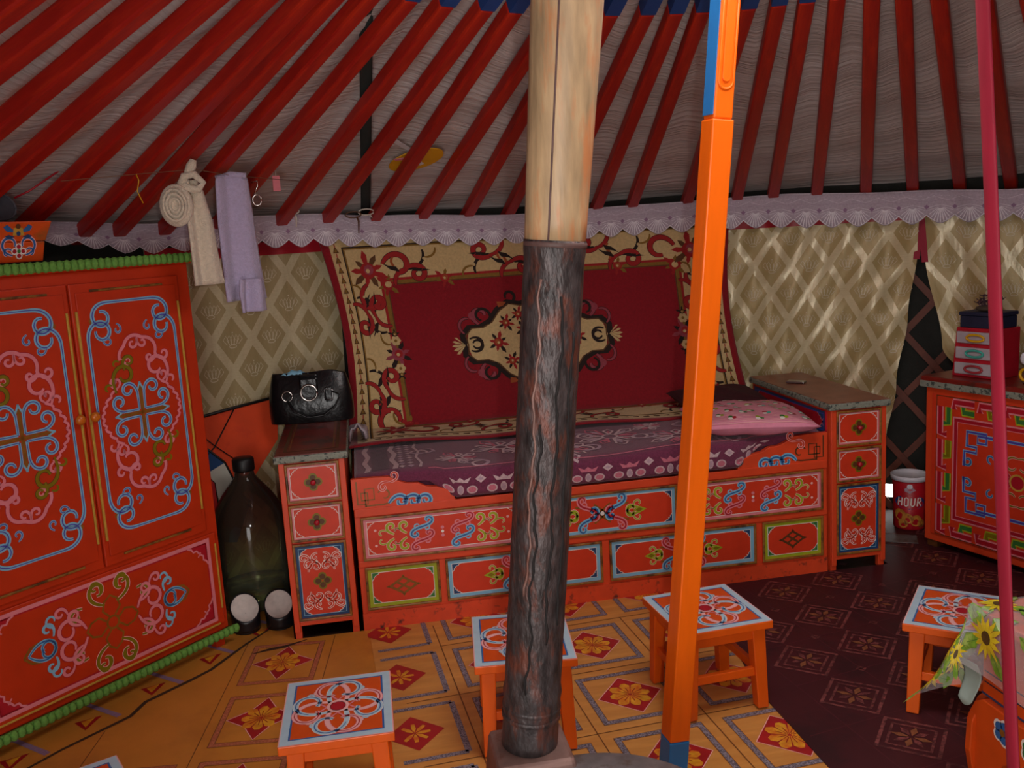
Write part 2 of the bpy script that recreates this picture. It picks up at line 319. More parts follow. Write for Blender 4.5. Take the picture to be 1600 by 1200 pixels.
# ---------------------------------------------------------------- painted ornament (thin raised paint or weave on any surface)
def clo(x, y, a, L, turn, pw=1.5, n=20):
    pts = [(x, y)]
    for i in range(n):
        t = (i+.5)/n; th = a+turn*t**pw; x += cos(th)*L/n; y += sin(th)*L/n; pts.append((x, y))
    return pts
def S_(cx, cy, a, L, turn=4.6, pw=1.5): return clo(cx, cy, a+pi, L, turn, pw)[::-1]+clo(cx, cy, a, L, turn, pw)[1:]
def C_(cx, cy, a, L, turn=4.6, pw=1.5): return clo(cx, cy, a+pi, L, -turn, pw)[::-1]+clo(cx, cy, a, L, turn, pw)[1:]
ID = (1, 0, 0, 1, 0, 0)
def T_(sx=1, sy=1, ang=0, tx=0, ty=0):
    c, s = cos(ang), sin(ang); return (c*sx, -s*sy, s*sx, c*sy, tx, ty)
class Orn:
    def __init__(o, surf): o.s = surf; o.mb = MB(); o.cols = []; o.T = [ID]; o.hb = 0.0; s0 = surf; o.s = lambda u, v, h: s0(u, v, h+o.hb)
    def ci(o, c):
        if c not in o.cols: o.cols.append(c)
        return o.cols.index(c)
    def sym(o, *T): o.T = list(T) or [ID]; return o
    def at(o, cx, cy, mode='xy', sc=1):
        f = {'xy': [(1, 1), (-1, 1), (1, -1), (-1, -1)], 'x': [(1, 1), (-1, 1)], 'y': [(1, 1), (1, -1)], 'r': [(1, 1), (-1, -1)], '1': [(1, 1)]}[mode]
        return o.sym(*[T_(a*sc, b*sc, 0, cx, cy) for a, b in f])
    def ap(o, T, p): return (T[0]*p[0]+T[1]*p[1]+T[4], T[2]*p[0]+T[3]*p[1]+T[5])
    def stroke(o, pts, w, col, h=.0008, line=None, lw=None, taper=.45, closed=False):
        if line: o.stroke(pts, w+(lw or w*.9), line, h-.0003, None, None, taper*.8, closed)
        mi = o.ci(col)
        for T in o.T:
            P = [o.ap(T, p) for p in pts]; n = len(P); L = []; R = []
            sc = sqrt(abs(T[0]*T[3]-T[1]*T[2]))
            for i in range(n):
                if closed: a, b = P[(i-1) % n], P[(i+1) % n]
                else: a, b = P[max(i-1, 0)], P[min(i+1, n-1)]
                dx, dy = b[0]-a[0], b[1]-a[1]; d = hypot(dx, dy) or 1e-9
                t = i/(n-1); ww = w*sc*.5*(1 if closed else (1-taper*abs(2*t-1)**2.5))
                L.append((P[i][0]-dy/d*ww, P[i][1]+dx/d*ww)); R.append((P[i][0]+dy/d*ww, P[i][1]-dx/d*ww))
            vs = [o.s(q[0], q[1], h) for q in R]+[o.s(q[0], q[1], h) for q in L]
            rng = range(n) if closed else range(n-1)
            o.mb.add(vs, [(i, (i+1) % n, n+(i+1) % n, n+i) for i in rng], mi)
        return o
    def poly(o, pts, col, h=.0006):
        mi = o.ci(col)
        for T in o.T:
            P = [o.ap(T, p) for p in pts]; o.mb.add([o.s(x, y, h) for x, y in P], [tuple(range(len(P)))], mi)
        return o
    def disc(o, x, y, r, col, h=.001, n=10, ry=None, a0=0):
        return o.poly([(x+r*cos(a0+2*pi*k/n), y+(ry or r)*sin(a0+2*pi*k/n)) for k in range(n)], col, h)
    def ring(o, x, y, r, w, col, h=.001, n=20, ry=None, line=None):
        return o.stroke([(x+r*cos(2*pi*k/n), y+(ry or r)*sin(2*pi*k/n)) for k in range(n)], w, col, h, line, None, 0, True)
    def rect(o, x0, x1, y0, y1, w, col, h=.0005):       # rectangular frame of width w, inside the given bounds
        mi = o.ci(col)
        for T in o.T:
            A = [(x0, y0), (x1, y0), (x1, y1), (x0, y1)]; B = [(x0+w, y0+w), (x1-w, y0+w), (x1-w, y1-w), (x0+w, y1-w)]
            vs = [o.s(*o.ap(T, p), h) for p in A+B]
            o.mb.add(vs, [(i, (i+1) % 4, 4+(i+1) % 4, 4+i) for i in range(4)], mi)
        return o
    def corner(o, x0, x1, y0, y1, a, col, line='white_line', h=.0008, lw=.002):
        pr = [(1, 0), (.8, .1), (.72, .24), (.55, .22), (.46, .34), (.34, .46), (.22, .55), (.24, .72), (.1, .8), (0, 1)]
        T0 = o.T; f = [(x0, y0, 1, 1), (x1, y0, -1, 1), (x1, y1, -1, -1), (x0, y1, 1, -1)]
        for bx, by, sx, sy in f:
            P = [(bx+sx*a*u, by+sy*a*v) for u, v in pr]
            if col: o.poly([(bx, by)]+P, col, h)
            o.stroke(P, lw, line, h+.0003, taper=0)
            c = (bx+sx*a*.34, by+sy*a*.34)
            o.stroke([c, (c[0]+sx*a*.16, c[1]+sy*a*.2)], lw, line, h+.0003, taper=.3)
        return o
    def build(o, name, parent): return o.mb.build(name, o.cols, parent)
def front(x0, z0, y): return lambda u, v, h: (x0+u, y-h, z0+v)
def top(x0, y0, z): return lambda u, v, h: (x0+u, y0+v, z+h)

# ================================================================ SETTING
def cyl(R, deg, z): a = radians(deg); return (YC.x+R*cos(a), YC.y+R*sin(a), z)
def interp(t, x):
    if x <= t[0][0]: return t[0][1]
    for (a, b), (c, d) in zip(t, t[1:]):
        if x <= c: k = (x-a)/(c-a); k = k*k*(3-2*k); return b+(d-b)*k
    return t[-1][1]
def th_of_x(x, R): return math.degrees(math.acos(max(-1, min(1, (x-YC.x)/R))))

mb = MB(); mb.lathe([(0.001, -.03), (2.98, -.03), (2.98, -.006), (0.001, -.006)], 72, (YC.x, YC.y, 0), cap=False)
tag(mb.build('floor', 'floor_boards'), kind='structure')

# felt wall, open at the doorway behind the camera and at one small gap low down by the bed
angs = sorted(set([i*3.0 for i in range(-60, 61)]+[54.9, 56.15])); zs = [-.03, .055, .125, .8, 1.45, 1.67]
mb = MB()
for a0, a1 in zip(angs, angs[1:]):
    for z0, z1 in zip(zs, zs[1:]):
        mid = (a0+a1)/2
        if abs(mid-DOOR_A) < 9.5 and z1 <= 1.46: continue
        if abs(a0-54.9) < .01 and abs(z0-.055) < .001: continue
        mb.add([cyl(YR, a0, z0), cyl(YR, a1, z0), cyl(YR, a1, z1), cyl(YR, a0, z1)], [(0, 1, 2, 3)])
wall = tag(mb.build('wall_back', 'felt_dark', solid=.012), kind='structure')
for s in (1, -1):                                     # the folding lattice, seen in the gap between the curtains
    for k in range(7):
        a_mid = 40+k*5.6; pts = [cyl(2.835-.005*s, a_mid+s*(z-.75)*17.5, z) for z in [i*.15 for i in range(11)]]
        q = MB(); n = len(pts); W = .025
        vs = []
        for i, p in enumerate(pts):
            vs += [(p[0], p[1], p[2]-W), (p[0], p[1], p[2]+W)]
        f = [(2*i, 2*i+2, 2*i+3, 2*i+1) for i in range(n-1)]
        q.add(vs, f); q.build('lattice_slat', 'slat_wood', wall, solid=.006)

# roof lining with gathered ripples
CZ, CS, CR = 1.60, .42, 2.78
def conez(r): return CZ+CS*(CR-r)
mb = MB()
def roof(u, v):
    a = 360*u; r = 2.87+(0.70-2.87)*v
    z = conez(r)+.075+.010*sin(radians(a)*76)*sin(pi*v)+.006*sin(r*23+sin(radians(a)*9)*2)
    return cyl(r, a, z)
mb.grid(roof, 360, 40, uvfn=lambda u, v: (u*14, v*2.2))
ceil_ = tag(mb.build('ceiling', 'roof_cloth'), kind='structure')

# roof poles: angle at the wall, angle 1.2 m from the centre
RODS = [(158.82, 169.7), (153.45, 162.22), (148.16, 154.88), (142.26, 148.4), (136.73, 142.68), (133.61, 139.19), (129.54, 133.72), (124.66, 127.42),
        (118.59, 121.1), (113.96, 114.08), (108.96, 109.21), (103.92, 101.9), (98.98, 98.0), (94.53, 93.25), (89.82, 87.4), (85.11, 82.89), (81.33, 78.71),
        (75.55, 71.69), (70.38, 67.29), (66.71, 63.15), (62.37, 58.78), (57.63, 53.96), (53.27, 49.79), (49.07, 45.22), (44.73, 39.36)]
RODS = [(a+4.9*k, b+7.4*k) for k in (4, 3, 2, 1) for a, b in RODS[:1]]+RODS+[(44.73-4.4*k, 39.36-5.2*k) for k in (1, 2, 3, 4)]
ROD_L = 2.30; TIP = .63
rm = MB(); rm.box(0, ROD_L-TIP, -.0265, .0265, -.025, .025); rod_me = rm.mesh('roof_pole', ['rod_red'])
tm = MB(); tm.box(ROD_L-TIP, ROD_L, -.026, .026, -.0245, .0245); tip_me = tm.mesh('blue_tip', ['rod_blue'])
for a0, a1 in RODS:
    p0 = Vector(cyl(2.80, a0, conez(2.80))); p1 = Vector(cyl(1.2, a1, conez(1.2)))
    d = (p1-p0).normalized(); sd = Vector((-d.y, d.x, 0)).normalized(); upn = d.cross(sd)
    o = bpy.data.objects.new('roof_pole', rod_me); COL.objects.link(o); o.parent = ceil_
    mm = Matrix((d, sd, upn)).transposed().to_4x4(); mm.translation = p0; o.matrix_world = mm
    bv = o.modifiers.new('edge', 'BEVEL'); bv.width = .008; bv.segments = 2
    t = bpy.data.objects.new('blue_tip', tip_me); COL.objects.link(t); t.parent = o; t['label'] = 'blue painted end of the roof pole'

# crown ring at the top of the tent (above the picture), open to the sky
q = MB(); N = 48
ring = [(.60, -.05), (.70, -.05), (.70, .05), (.60, .05)]
for k in range(N):
    for i in range(4):
        pass
q.add([(r*cos(2*pi*k/N), r*sin(2*pi*k/N), z) for k in range(N) for r, z in ring],
      [(k*4+i, k*4+(i+1) % 4, ((k+1) % N)*4+(i+1) % 4, ((k+1) % N)*4+i) for k in range(N) for i in range(4)])
crn_ = q.build('crown_ring', 'orange_paint', ceil_); crn_.location = (YC.x, YC.y, conez(.66)+.02); crn_['label'] = 'orange wooden crown ring at the top of the tent'
for k in range(4):
    a = pi*k/4; q = MB(); q.tube([(.62*cos(a)*t, .62*sin(a)*t, .06+.10*(1-t*t)) for t in [i/5-1 for i in range(11)]], .014, 6); q.build('spoke', 'orange_paint', crn_)

# ---- floor coverings ------------------------------------------------------------------
def flower_tile(o, x, y, e1, e2, frame, hs=.4, lw=.055, star=False):
    """One printed square: meander frame, red diamond with a yellow flower."""
    def P(a, b): return (x+e1[0]*a+e2[0]*b, y+e1[1]*a+e2[1]*b)
    T0 = o.T; o.sym()
    sq = lambda s: [P(-s, -s), P(s, -s), P(s, s), P(-s, s)]
    A, B = sq(hs), sq(hs-lw)
    mi = o.ci(frame); o.mb.add([o.s(*p, .0007) for p in A+B], [(i, (i+1) % 4, 4+(i+1) % 4, 4+i) for i in range(4)], mi)
    o.stroke(A, .003, 'lino_line', .0009, closed=True, taper=0); o.stroke(B, .003, 'lino_line', .0009, closed=True, taper=0)
    d = .305
    if star: dm = [p for k in range(4) for p in (P(d*1.1*cos(k*pi/2), d*1.1*sin(k*pi/2)), P(d*.6*cos(k*pi/2+pi/4), d*.6*sin(k*pi/2+pi/4)))]
    else: dm = [P(d, 0), P(0, d), P(-d, 0), P(0, -d)]
    o.poly(dm, 'lino_diamond', .0008); o.stroke(dm, .004, 'pale_pink', .001, closed=True, taper=0)
    for k in range(8):
        a = k*pi/4+pi/8*0; L = d*(.62 if k % 2 == 0 else .66); wd = .36
        pts = [P(.012*cos(a), .012*sin(a))]+[P(L*r*cos(a+wd*q), L*r*sin(a+wd*q)) for r, q in ((.45, -1), (.8, -.95), (1, -.3), (1, .3), (.8, .95), (.45, 1))]
        o.poly(pts, 'lino_petal', .0011)
        o.stroke([P(.03*cos(a), .03*sin(a)), P(L*.6*cos(a), L*.6*sin(a))], .006, 'lino_seed', .0014)
    o.T = T0

def sheet(name, outline, z, matn, th, label, cat='floor covering'):
    q = MB(); q.prism(outline, lambda u, v, a: (u, v, z+a), -th, 0); o = q.build(name, matn); return tag(o, label, cat)
def inside(p, poly):
    x, y = p; r = False
    for (a, b), (c, d) in zip(poly, poly[1:]+poly[:1]):
        if (b > y) != (d > y) and x < (c-a)*(y-b)/(d-b)+a: r = not r
    return r

lo = [(.027, -.002), (.025, -.1), (.045, -.5), (.07, -1.0), (.10, -2.0), (.12, -3.3), (1.9, -3.3), (1.9, -.002)]
lin_r = sheet('linoleum_sheet', lo, .0035, 'lino_wood', .003, 'orange wood-print linoleum with grey square frames and red diamonds')
o = Orn(top(0, 0, .0035)); r4 = radians(4)
e1 = (.356*cos(r4), .356*sin(r4)); e2 = (-.388*sin(r4), .388*cos(r4)); ox, oy = .83, -.393
for i in range(-3, 3):
    for j in range(-6, 3):
        x, y = ox+e1[0]*i+e2[0]*j, oy+e1[1]*i+e2[1]*j
        if .20 < x < 1.55 and -3.0 < y < .16: flower_tile(o, x, y, e1, e2, 'lino_grey')
for i in range(-3, 4):                          # board joints between the squares
    for w_ in (-.5,):
        pts = [(ox+e1[0]*(i+w_)+e2[0]*j*.5, oy+e1[1]*(i+w_)+e2[1]*j*.5) for j in range(-13, 4)]
        pts = [p for p in pts if .1 < p[0] < 1.85 and -3.2 < p[1] < 0]
        if len(pts) > 1: o.stroke(pts, .004, 'lino_line', .0009, taper=0)
for j in range(-6, 3):
    pts = [(ox+e1[0]*i*.5+e2[0]*(j-.5), oy+e1[1]*i*.5+e2[1]*(j-.5)) for i in range(-4, 5)]
    pts = [p for p in pts if .12 < p[0] < 1.85 and -3.2 < p[1] < 0]
    if len(pts) > 1: o.stroke(pts, .004, 'lino_line', .0009, taper=0)
o.build('printed_pattern', lin_r)
# squares cut by the seam on the left edge of this sheet: the diamond half only
o = Orn(top(0, 0, .0035))
for j in range(-5, 2):
    x, y = ox+e1[0]*-2+e2[0]*j, oy+e1[1]*-2+e2[1]*j
    if -2.8 < y < -.05:
        def P(a, b): return (x+e1[0]*a+e2[0]*b, y+e1[1]*a+e2[1]*b)
        o.poly([P(-.22, -.04), P(0, -.265), P(.265, 0), P(0, .265), P(-.22, .04)], 'lino_diamond', .0008)
        for k in range(8):
            a = k*pi/4; L = .14
            if cos(a) < -.8: continue
            o.poly([P(.01*cos(a), .01*sin(a))]+[P(L*r*cos(a+.3*s), L*r*sin(a+.3*s)) for r, s in ((.5, -1), (1, -.4), (1, .4), (.5, 1))], 'lino_petal', .0011)
        fr = [P(-.15, .4), P(.4, .4), P(.4, -.4), P(-.15, -.4)]; o.stroke(fr[:2], .02, 'lino_grey', .0008, taper=0); o.stroke(fr[1:3], .02, 'lino_grey', .0008, taper=0); o.stroke(fr[2:], .02, 'lino_grey', .0008, taper=0)
o.build('printed_pattern_at_seam', lin_r)

tear = [(-.36, .16), (-.45, .02), (-.56, -.16), (-.62, -.24), (-.75, -.36), (-.78, -.44), (-.95, -.62), (-1.2, -.9)]
ll = [(.05, -.002), (-.27, -.002), (-.29, .2)]+tear+[(-1.55, -1.3), (-1.4, -2.6), (-.6, -3.4), (.13, -3.4), (.1, -1.0)]
lin_l = sheet('linoleum_sheet', ll, .0018, 'lino_left', .003, 'worn curling linoleum with rose frames and red star flowers in front of the wardrobe')
o = Orn(top(0, 0, .0018)); r5 = radians(-6)
f1 = (.335*cos(r5), .335*sin(r5)); f2 = (-.40*sin(r5), .40*cos(r5))
for i in range(-3, 2):
    for j in range(-6, 3):
        x, y = -.30+f1[0]*i+f2[0]*j, -.195+f1[1]*i+f2[1]*j
        c4 = [(x+f1[0]*a*.42+f2[0]*b*.42, y+f1[1]*a*.42+f2[1]*b*.42) for a in (-1, 1) for b in (-1, 1)]
        if all(inside(p, ll) for p in c4) and x < -.12 and hypot(x-YC.x, y-YC.y) < 2.5: flower_tile(o, x, y, f1, f2, 'lino_rose', star=True)
for i in range(-3, 2):
    pts = [(-.30+f1[0]*(i+.5)+f2[0]*j*.25, -.195+f1[1]*(i+.5)+f2[1]*j*.25) for j in range(-24, 4)]
    pts = [p for p in pts if inside(p, ll)]
    if len(pts) > 1: o.stroke(pts, .003, 'lino_line', .0009, taper=0)
o.stroke([(a-.0, b-.012+.01*sin(k*2.3)) for k, (a, b) in enumerate(tear)], .017, 'lino_dirt', .0012, taper=.6)
o.stroke([(-.22, -.02), (-.30, -.06), (-.36, -.07), (-.42, -.09)], .022, 'lino_dirt', .0012, taper=.8)
o.build('printed_pattern', lin_l)
lb = [(-.285, .74), (-.80, .42), (-1.3, -.2), (-1.5, -.9), (-1.2, -1.0)]+[(a+.03, b-.03) for a, b in tear[::-1]]
lin_b = sheet('linoleum_sheet', lb, -.0012, 'lino_left', .003, 'older linoleum with mauve frames under the wardrobe and bottle')
o = Orn(top(0, 0, -.0012))
for i in range(5):
    x, y = -.47-.17*i, .13-.19*i
    o.stroke([(x-.12, y+.02), (x+.02, y+.12), (x+.16, y+.0)], .022, 'lace_mauve', .0008, taper=0)
    o.poly([(x+.02, y-.01), (x+.1, y+.02), (x+.07, y-.07)], 'lino_diamond', .0008); o.poly([(x+.04, y-.01), (x+.08, y+.01), (x+.065, y-.05)], 'lino_petal', .0011)
o.build('printed_pattern', lin_b)

ld = [(1.43, -.002), (1.42, -.05), (1.32, -.51), (1.262, -.88), (1.265, -1.29), (1.30, -2.4), (1.40, -3.7), (2.4, -3.5), (3.2, -2.6), (3.55, -1.4), (3.3, -.2), (2.75, .60), (2.45, .82), (2.26, .84), (2.255, -.002)]
lin_d = sheet('linoleum_sheet', ld, .0075, 'dark_lino', .0038, 'dark maroon linoleum with faded pink diamonds on the right', 'floor covering')
o = Orn(top(0, 0, .0075)); g1 = (.258, .05); g2 = (-.03, .262)
for i in range(-4, 8):
    for j in range(-9, 6):
        x, y = 1.504+g1[0]*i+g2[0]*j, -.727+g1[1]*i+g2[1]*j
        if not all(inside((x+a, y+b), ld) for a in (-.1, .1) for b in (-.1, .1)): continue
        d = .118; dm = [(x+d, y+.01), (x-.01, y+d), (x-d, y-.01), (x+.01, y-d)]
        o.stroke(dm, .015, 'dark_motif', .0008, closed=True, taper=0)
        dm2 = [(x+(a-x)*.72, y+(b-y)*.72) for a, b in dm]; o.stroke(dm2, .011, 'dark_motif', .0008, closed=True, taper=0)
        for k in range(8):
            a = k*pi/4; L = .058
            o.poly([(x+.006*cos(a), y+.006*sin(a)), (x+L*.6*cos(a-.3), y+L*.6*sin(a-.3)), (x+L*cos(a), y+L*sin(a)), (x+L*.6*cos(a+.3), y+L*.6*sin(a+.3))], 'dark_motif2' if k % 2 else 'dark_motif', .001)
        o.disc(x+.5*(g1[0]+g2[0]), y+.5*(g1[1]+g2[1]), .02, 'dark_motif', .0008, 4)
    pts = [(1.504+g1[0]*(i+.5)+g2[0]*j*.5, -.727+g1[1]*(i+.5)+g2[1]*j*.5) for j in range(-16, 10)]
    pts = [p for p in pts if inside(p, ld)]
    if len(pts) > 1: o.stroke(pts, .004, 'dark_line', .0008, taper=0)
for j in range(-9, 6):
    pts = [(1.504+g1[0]*i*.5+g2[0]*(j+.5), -.727+g1[1]*i*.5+g2[1]*(j+.5)) for i in range(-8, 16)]
    pts = [p for p in pts if inside(p, ld)]
    if len(pts) > 1: o.stroke(pts, .004, 'dark_line', .0008, taper=0)
o.build('printed_pattern', lin_d)

# ================================================================ CURTAINS, CARPET, LACE ON THE WALL
def crown_motif(o, u, v, s):
    o.sym(T_(s, s, 0, u, v))
    o.ring(0, -.30, .20, .035, 'satin_thread', .0012, 12, .09)
    for k, (a, L) in enumerate(((-.75, .5), (-.38, .55), (0, .6), (.38, .55), (.75, .5))):
        b = a*1.5
        o.stroke([(a*.35-.05, -.2), (b*.35-.13, .05), (b*.35, .05+L*.45), (b*.35+.13, .05), (a*.35+.05, -.2)], .03, 'satin_thread', .0012, taper=0)
    o.disc(0, .42, .04, 'satin_thread', .0012, 6); o.sym()
def curtain(name, label, left, right, z0, z1, R, amp, diag, matn, nf, crowns, header=True):
    """left/right: tables z -> angle of the two edges; gathered folds run diagonally."""
    def pos(u, v, h=0):
        z = z0+(z1-z0)*v; a = interp(left, z)*(1-u)+interp(right, z)*u
        f = sin(2*pi*(nf*u+diag*v)+1.2*sin(3*v))*amp*(.35+.65*(1-v)*1.0+.25*sin(9*u)) + .25*amp*sin(2*pi*(2.3*nf*u-diag*1.7*v))
        return cyl(R-f-h, a, z)
    q = MB(); wid = radians(abs(left[-1][1]-right[-1][1]))*R; hgt = z1-z0
    q.grid(pos, 110, 70, uvfn=lambda u, v: (u*wid, v*hgt)); root = q.build(name, matn)
    tag(root, label, 'curtain', 'satin curtains along the tent wall')
    if crowns:
        o = Orn(lambda U, V, h: pos(U/wid, V/hgt, h+.002)); A, B = .185, .275
        for i in range(-1, int(wid/A)+2):
            for j in range(-1, int(hgt/B)+2):
                for dx, dy in ((0, 0), (.5, .5)):
                    cu, cv = (i+dx)*A, (j+dy)*B+0
                    if .04 < cu < wid-.04 and .05 < cv < hgt-.07: crown_motif(o, cu, cv, .085)
        if o.mb.v: o.build('woven_crowns', root)['kind'] = 'stuff'
    if header:
        q = MB(); q.grid(lambda u, v: pos(u, .962+.038*v, .004), 60, 1); q.build('header_tape', 'crimson', root)
    return root
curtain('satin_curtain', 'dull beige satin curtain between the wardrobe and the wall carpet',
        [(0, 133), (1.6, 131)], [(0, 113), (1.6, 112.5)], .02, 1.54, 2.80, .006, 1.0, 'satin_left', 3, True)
curtain('satin_curtain', 'wide shiny beige satin curtain behind the right bedside cabinet',
        [(0, 72), (1.6, 72.5)], [(.1, 55.9), (.35, 55.6), (.66, 54.6), (1.0, 53.6), (1.32, 52.75), (1.6, 52.5)], .03, 1.52, 2.77, .026, 2.6, 'satin', 2.8, True)
curtain('satin_curtain', 'narrow beige satin curtain hanging behind the stacked little drawers',
        [(.1, 47.0), (.70, 48.6), (.85, 50.4), (1.32, 52.1), (1.6, 52.4)], [(0, 33), (1.6, 32)], .30, 1.52, 2.775, .016, -1.2, 'satin', 3.2, True)
q = MB()                                                     # red tape hanging over the slit between the two curtains
def tape(a0, a1, zt, zb):
    q.add([cyl(2.765, a0+.28, zt), cyl(2.765, a0-.28, zt), cyl(2.765, a1-.30, zb), cyl(2.765, a1+.30, zb)], [(0, 1, 2, 3)])
tape(52.45, 52.85, 1.47, 1.275); tape(52.4, 52.05, 1.47, 1.26)
tag(q.build('red_tape', 'strap_red', solid=.003), 'short red cloth tape hanging over the slit between two curtains', 'tape')

# ---- wall carpet
CW = 2.09; VB = .33; VT = 1.36
def carpet_pos(u, v, h=0):
    k = u/CW; a = 114.9+(71.0-114.9)*k; tx, ty, _ = cyl(2.745, a, 0); bx, by = -.005+1.985*k, .80
    if v <= VB:
        t = v/VB; y = .46+(by-.46)*t; z = .640+.010*sin(7*u)*(1-t)+.004*t
        return (bx+.0, y, z+h)
    t = (v-VB)/(VT-VB); e = t*t*(3-2*t)*.35+t*.65
    side = -.05*sin(pi*t)*(max(0, 1-u/.25)-max(0, 1-(CW-u)/.25))*-1
    x = bx+(tx-bx)*e+side; y = by+(ty-by)*(t**.8); z = .642+(1.575-.642)*t
    return (x, y-h, z+.1*h)
BANDS = [(.040, 'carpet_red'), (.100, 'carpet_cream'), (.107, 'carpet_black'), (.115, 'carpet_olive'), (.275, 'carpet_cream'), (.288, 'carpet_scroll'), (.306, 'carpet_olive'), (.312, 'carpet_brown')]
VTOP = 1.372
def brk(mx, lo, hi, top_):
    b = {0.0, round(top_, 5)}
    for t, _ in BANDS:
        b.add(t)
        if hi-t < top_: b.add(round(hi-t, 5))
    k = .03
    while k < top_: b.add(round(k, 5)); k += .03
    b = sorted(b); out = [b[0]]
    for x in b[1:]:
        if x-out[-1] > 1e-4: out.append(x)
    return out
us = brk(0, 0, CW, CW); vs_ = brk(0, 0, VTOP, VT)
cm = ['carpet_red', 'carpet_cream', 'carpet_black', 'carpet_olive', 'carpet_scroll', 'carpet_brown']
q = MB(); q.v = [carpet_pos(u, v) for v in vs_ for u in us]
for j in range(len(vs_)-1):
    for i in range(len(us)-1):
        uu, vv = (us[i]+us[i+1])/2, (vs_[j]+vs_[j+1])/2; d = min(uu, CW-uu, vv, VTOP-vv); c = 'carpet_red'
        for t, n_ in BANDS:
            if d < t: c = n_; break
        n = len(us); q.f.append((j*n+i, j*n+i+1, (j+1)*n+i+1, (j+1)*n+i)); q.m.append(cm.index(c)); q.sm.append(True)
carpet = tag(q.build('wall_carpet', cm, solid=.008), 'red wall carpet with cream floral border hung behind the bed', 'carpet')
o = Orn(lambda u, v, h: carpet_pos(u, v, h+.0045))
def rosette(o, x, y, r, c1='carpet_scroll', c2='carpet_rust', c3='carpet_black', n=7):
    for k in range(n):
        a = 2*pi*k/n+.3; L = r*(1.5+.25*(k % 3))
        o.poly([(x+.3*r*cos(a-.5), y+.3*r*sin(a-.5)), (x+L*.75*cos(a-.2), y+L*.75*sin(a-.2)), (x+L*cos(a), y+L*sin(a)), (x+L*.7*cos(a+.22), y+L*.7*sin(a+.22)), (x+.3*r*cos(a+.5), y+.3*r*sin(a+.5))], c3 if k % 2 else c1, .0008)
    o.disc(x, y, r*.8, c1, .0012, 9); o.disc(x+.1*r, y+.1*r, r*.5, c2, .0016, 8); o.disc(x, y, r*.22, 'carpet_cream', .002, 6)
def scrolls(o):     # red acanthus scrolls with black shading along one border; local x runs along it, y = 0 is its middle
    pass
def band_scroll(x, y, a, s):
    o.sym(T_(s, s, a, x, y))
    o.stroke(clo(-.13, -.035, .55, .34, -6.8, 1.7, 30), .034, 'carpet_scroll', .0014, 'carpet_black', .006)
    o.stroke(clo(-.10, -.035, .1, .20, 1.8, 1.3, 14), .022, 'carpet_black', .0010); o.stroke(clo(.02, .045, -.2, .12, 1.9, 1.2, 12), .016, 'carpet_olive', .0012)
    o.stroke(clo(-.12, -.03, 3.4, .15, 1.5, 1.2, 12), .026, 'carpet_scroll', .0014, 'carpet_black', .006); o.stroke(clo(-.19, -.01, 2.4, .08, -1.8, 1.2, 10), .018, 'carpet_rust', .0013)
    o.poly([(-.16, -.05), (-.22, -.03), (-.27, .02), (-.23, .0), (-.18, -.01)], 'carpet_black', .0014)
    o.poly([(-.08, -.045), (-.02, -.055), (.05, -.05), (0, -.035), (-.06, -.03)], 'carpet_black', .0014)
    o.disc(.015, .035, .011, 'carpet_cream', .0018, 8)
    o.sym()
BC = .195                                                    # middle line of the cream border
for k, x in enumerate((.50, .77, 1.04, 1.31, 1.60)):
    for yy, fl_ in ((BC, 1), (VTOP-BC, -1)):
        band_scroll(x, yy, 0 if k % 2 else pi, .66) if fl_ > 0 else band_scroll(x, yy-.015, pi if k % 2 else 0, .74)
for k, y in enumerate((.42, .62, .83, 1.0)):
    for xx in (BC, CW-BC): band_scroll(xx, y, pi/2 if k % 2 else -pi/2, .74)
for x in (.22, CW-.22):
    for y in (.22, VTOP-.23): o.hb = .001; rosette(o, x, y, .055, 'carpet_scroll', 'carpet_rose', 'carpet_brown', 9); o.hb = 0
for sx in (0, 1):                                            # big scrolls round the corner roses
    for sy in (0, 1):
        X = lambda u: u if not sx else CW-u
        Y = lambda v: v if not sy else VTOP-v
        for pts in (clo(.20, .30, 2.6, .26, -4.6, 1.3), clo(.30, .20, -1.1, .26, 4.6, 1.3)):
            o.stroke([(X(a), Y(b)) for a, b in pts], .026, 'carpet_scroll', .0014, 'carpet_black', .006)
for x, y in ((.30, .33), (CW-.30, .33), (.31, VTOP-.31), (CW-.31, VTOP-.31)): rosette(o, x, y, .034, 'carpet_scroll', 'carpet_cream', 'carpet_olive', 6)
for x in (.60, 1.04, CW-.60):
    rosette(o, x, VTOP-.295, .03, 'carpet_scroll', 'carpet_rust', 'carpet_olive', 6); rosette(o, x, .30, .028, 'carpet_scroll', 'carpet_rust', 'carpet_olive', 6)
for x in (.30, CW-.30):
    y = .70; rosette(o, x, y, .042, 'carpet_rose', 'carpet_scroll', 'carpet_black', 8)
    for s in (-1, 1):
        for k in range(6): a = k*pi/3; o.disc(x+.0+.016*cos(a), y+s*.072+.016*sin(a), .011, 'carpet_cream', .0022, 6)
        o.disc(x, y+s*.072, .008, 'carpet_olive', .0026, 6); rosette(o, x, y+s*.105, .018, 'carpet_black', 'carpet_olive', 'carpet_black', 5)
k = .10                                                      # brown bells in the outer stripe
while k < VT-.05:
    for x in (.070, CW-.070):
        o.poly([(x-.004, k+.028), (x+.004, k+.028), (x+.016, k), (x-.016, k)], 'carpet_brown', .0010)
        o.poly([(x-.002, k+.022), (x+.002, k+.022), (x+.008, k+.005), (x-.008, k+.005)], 'carpet_olive', .0014); o.stroke([(x, k+.028), (x, k+.05)], .005, 'carpet_scroll', .0010, taper=0)
    k += .052
k = .12
while k < CW-.1:
    o.poly([(k, .066), (k+.03, .060), (k+.03, .080), (k, .076)], 'carpet_brown', .0010); k += .052
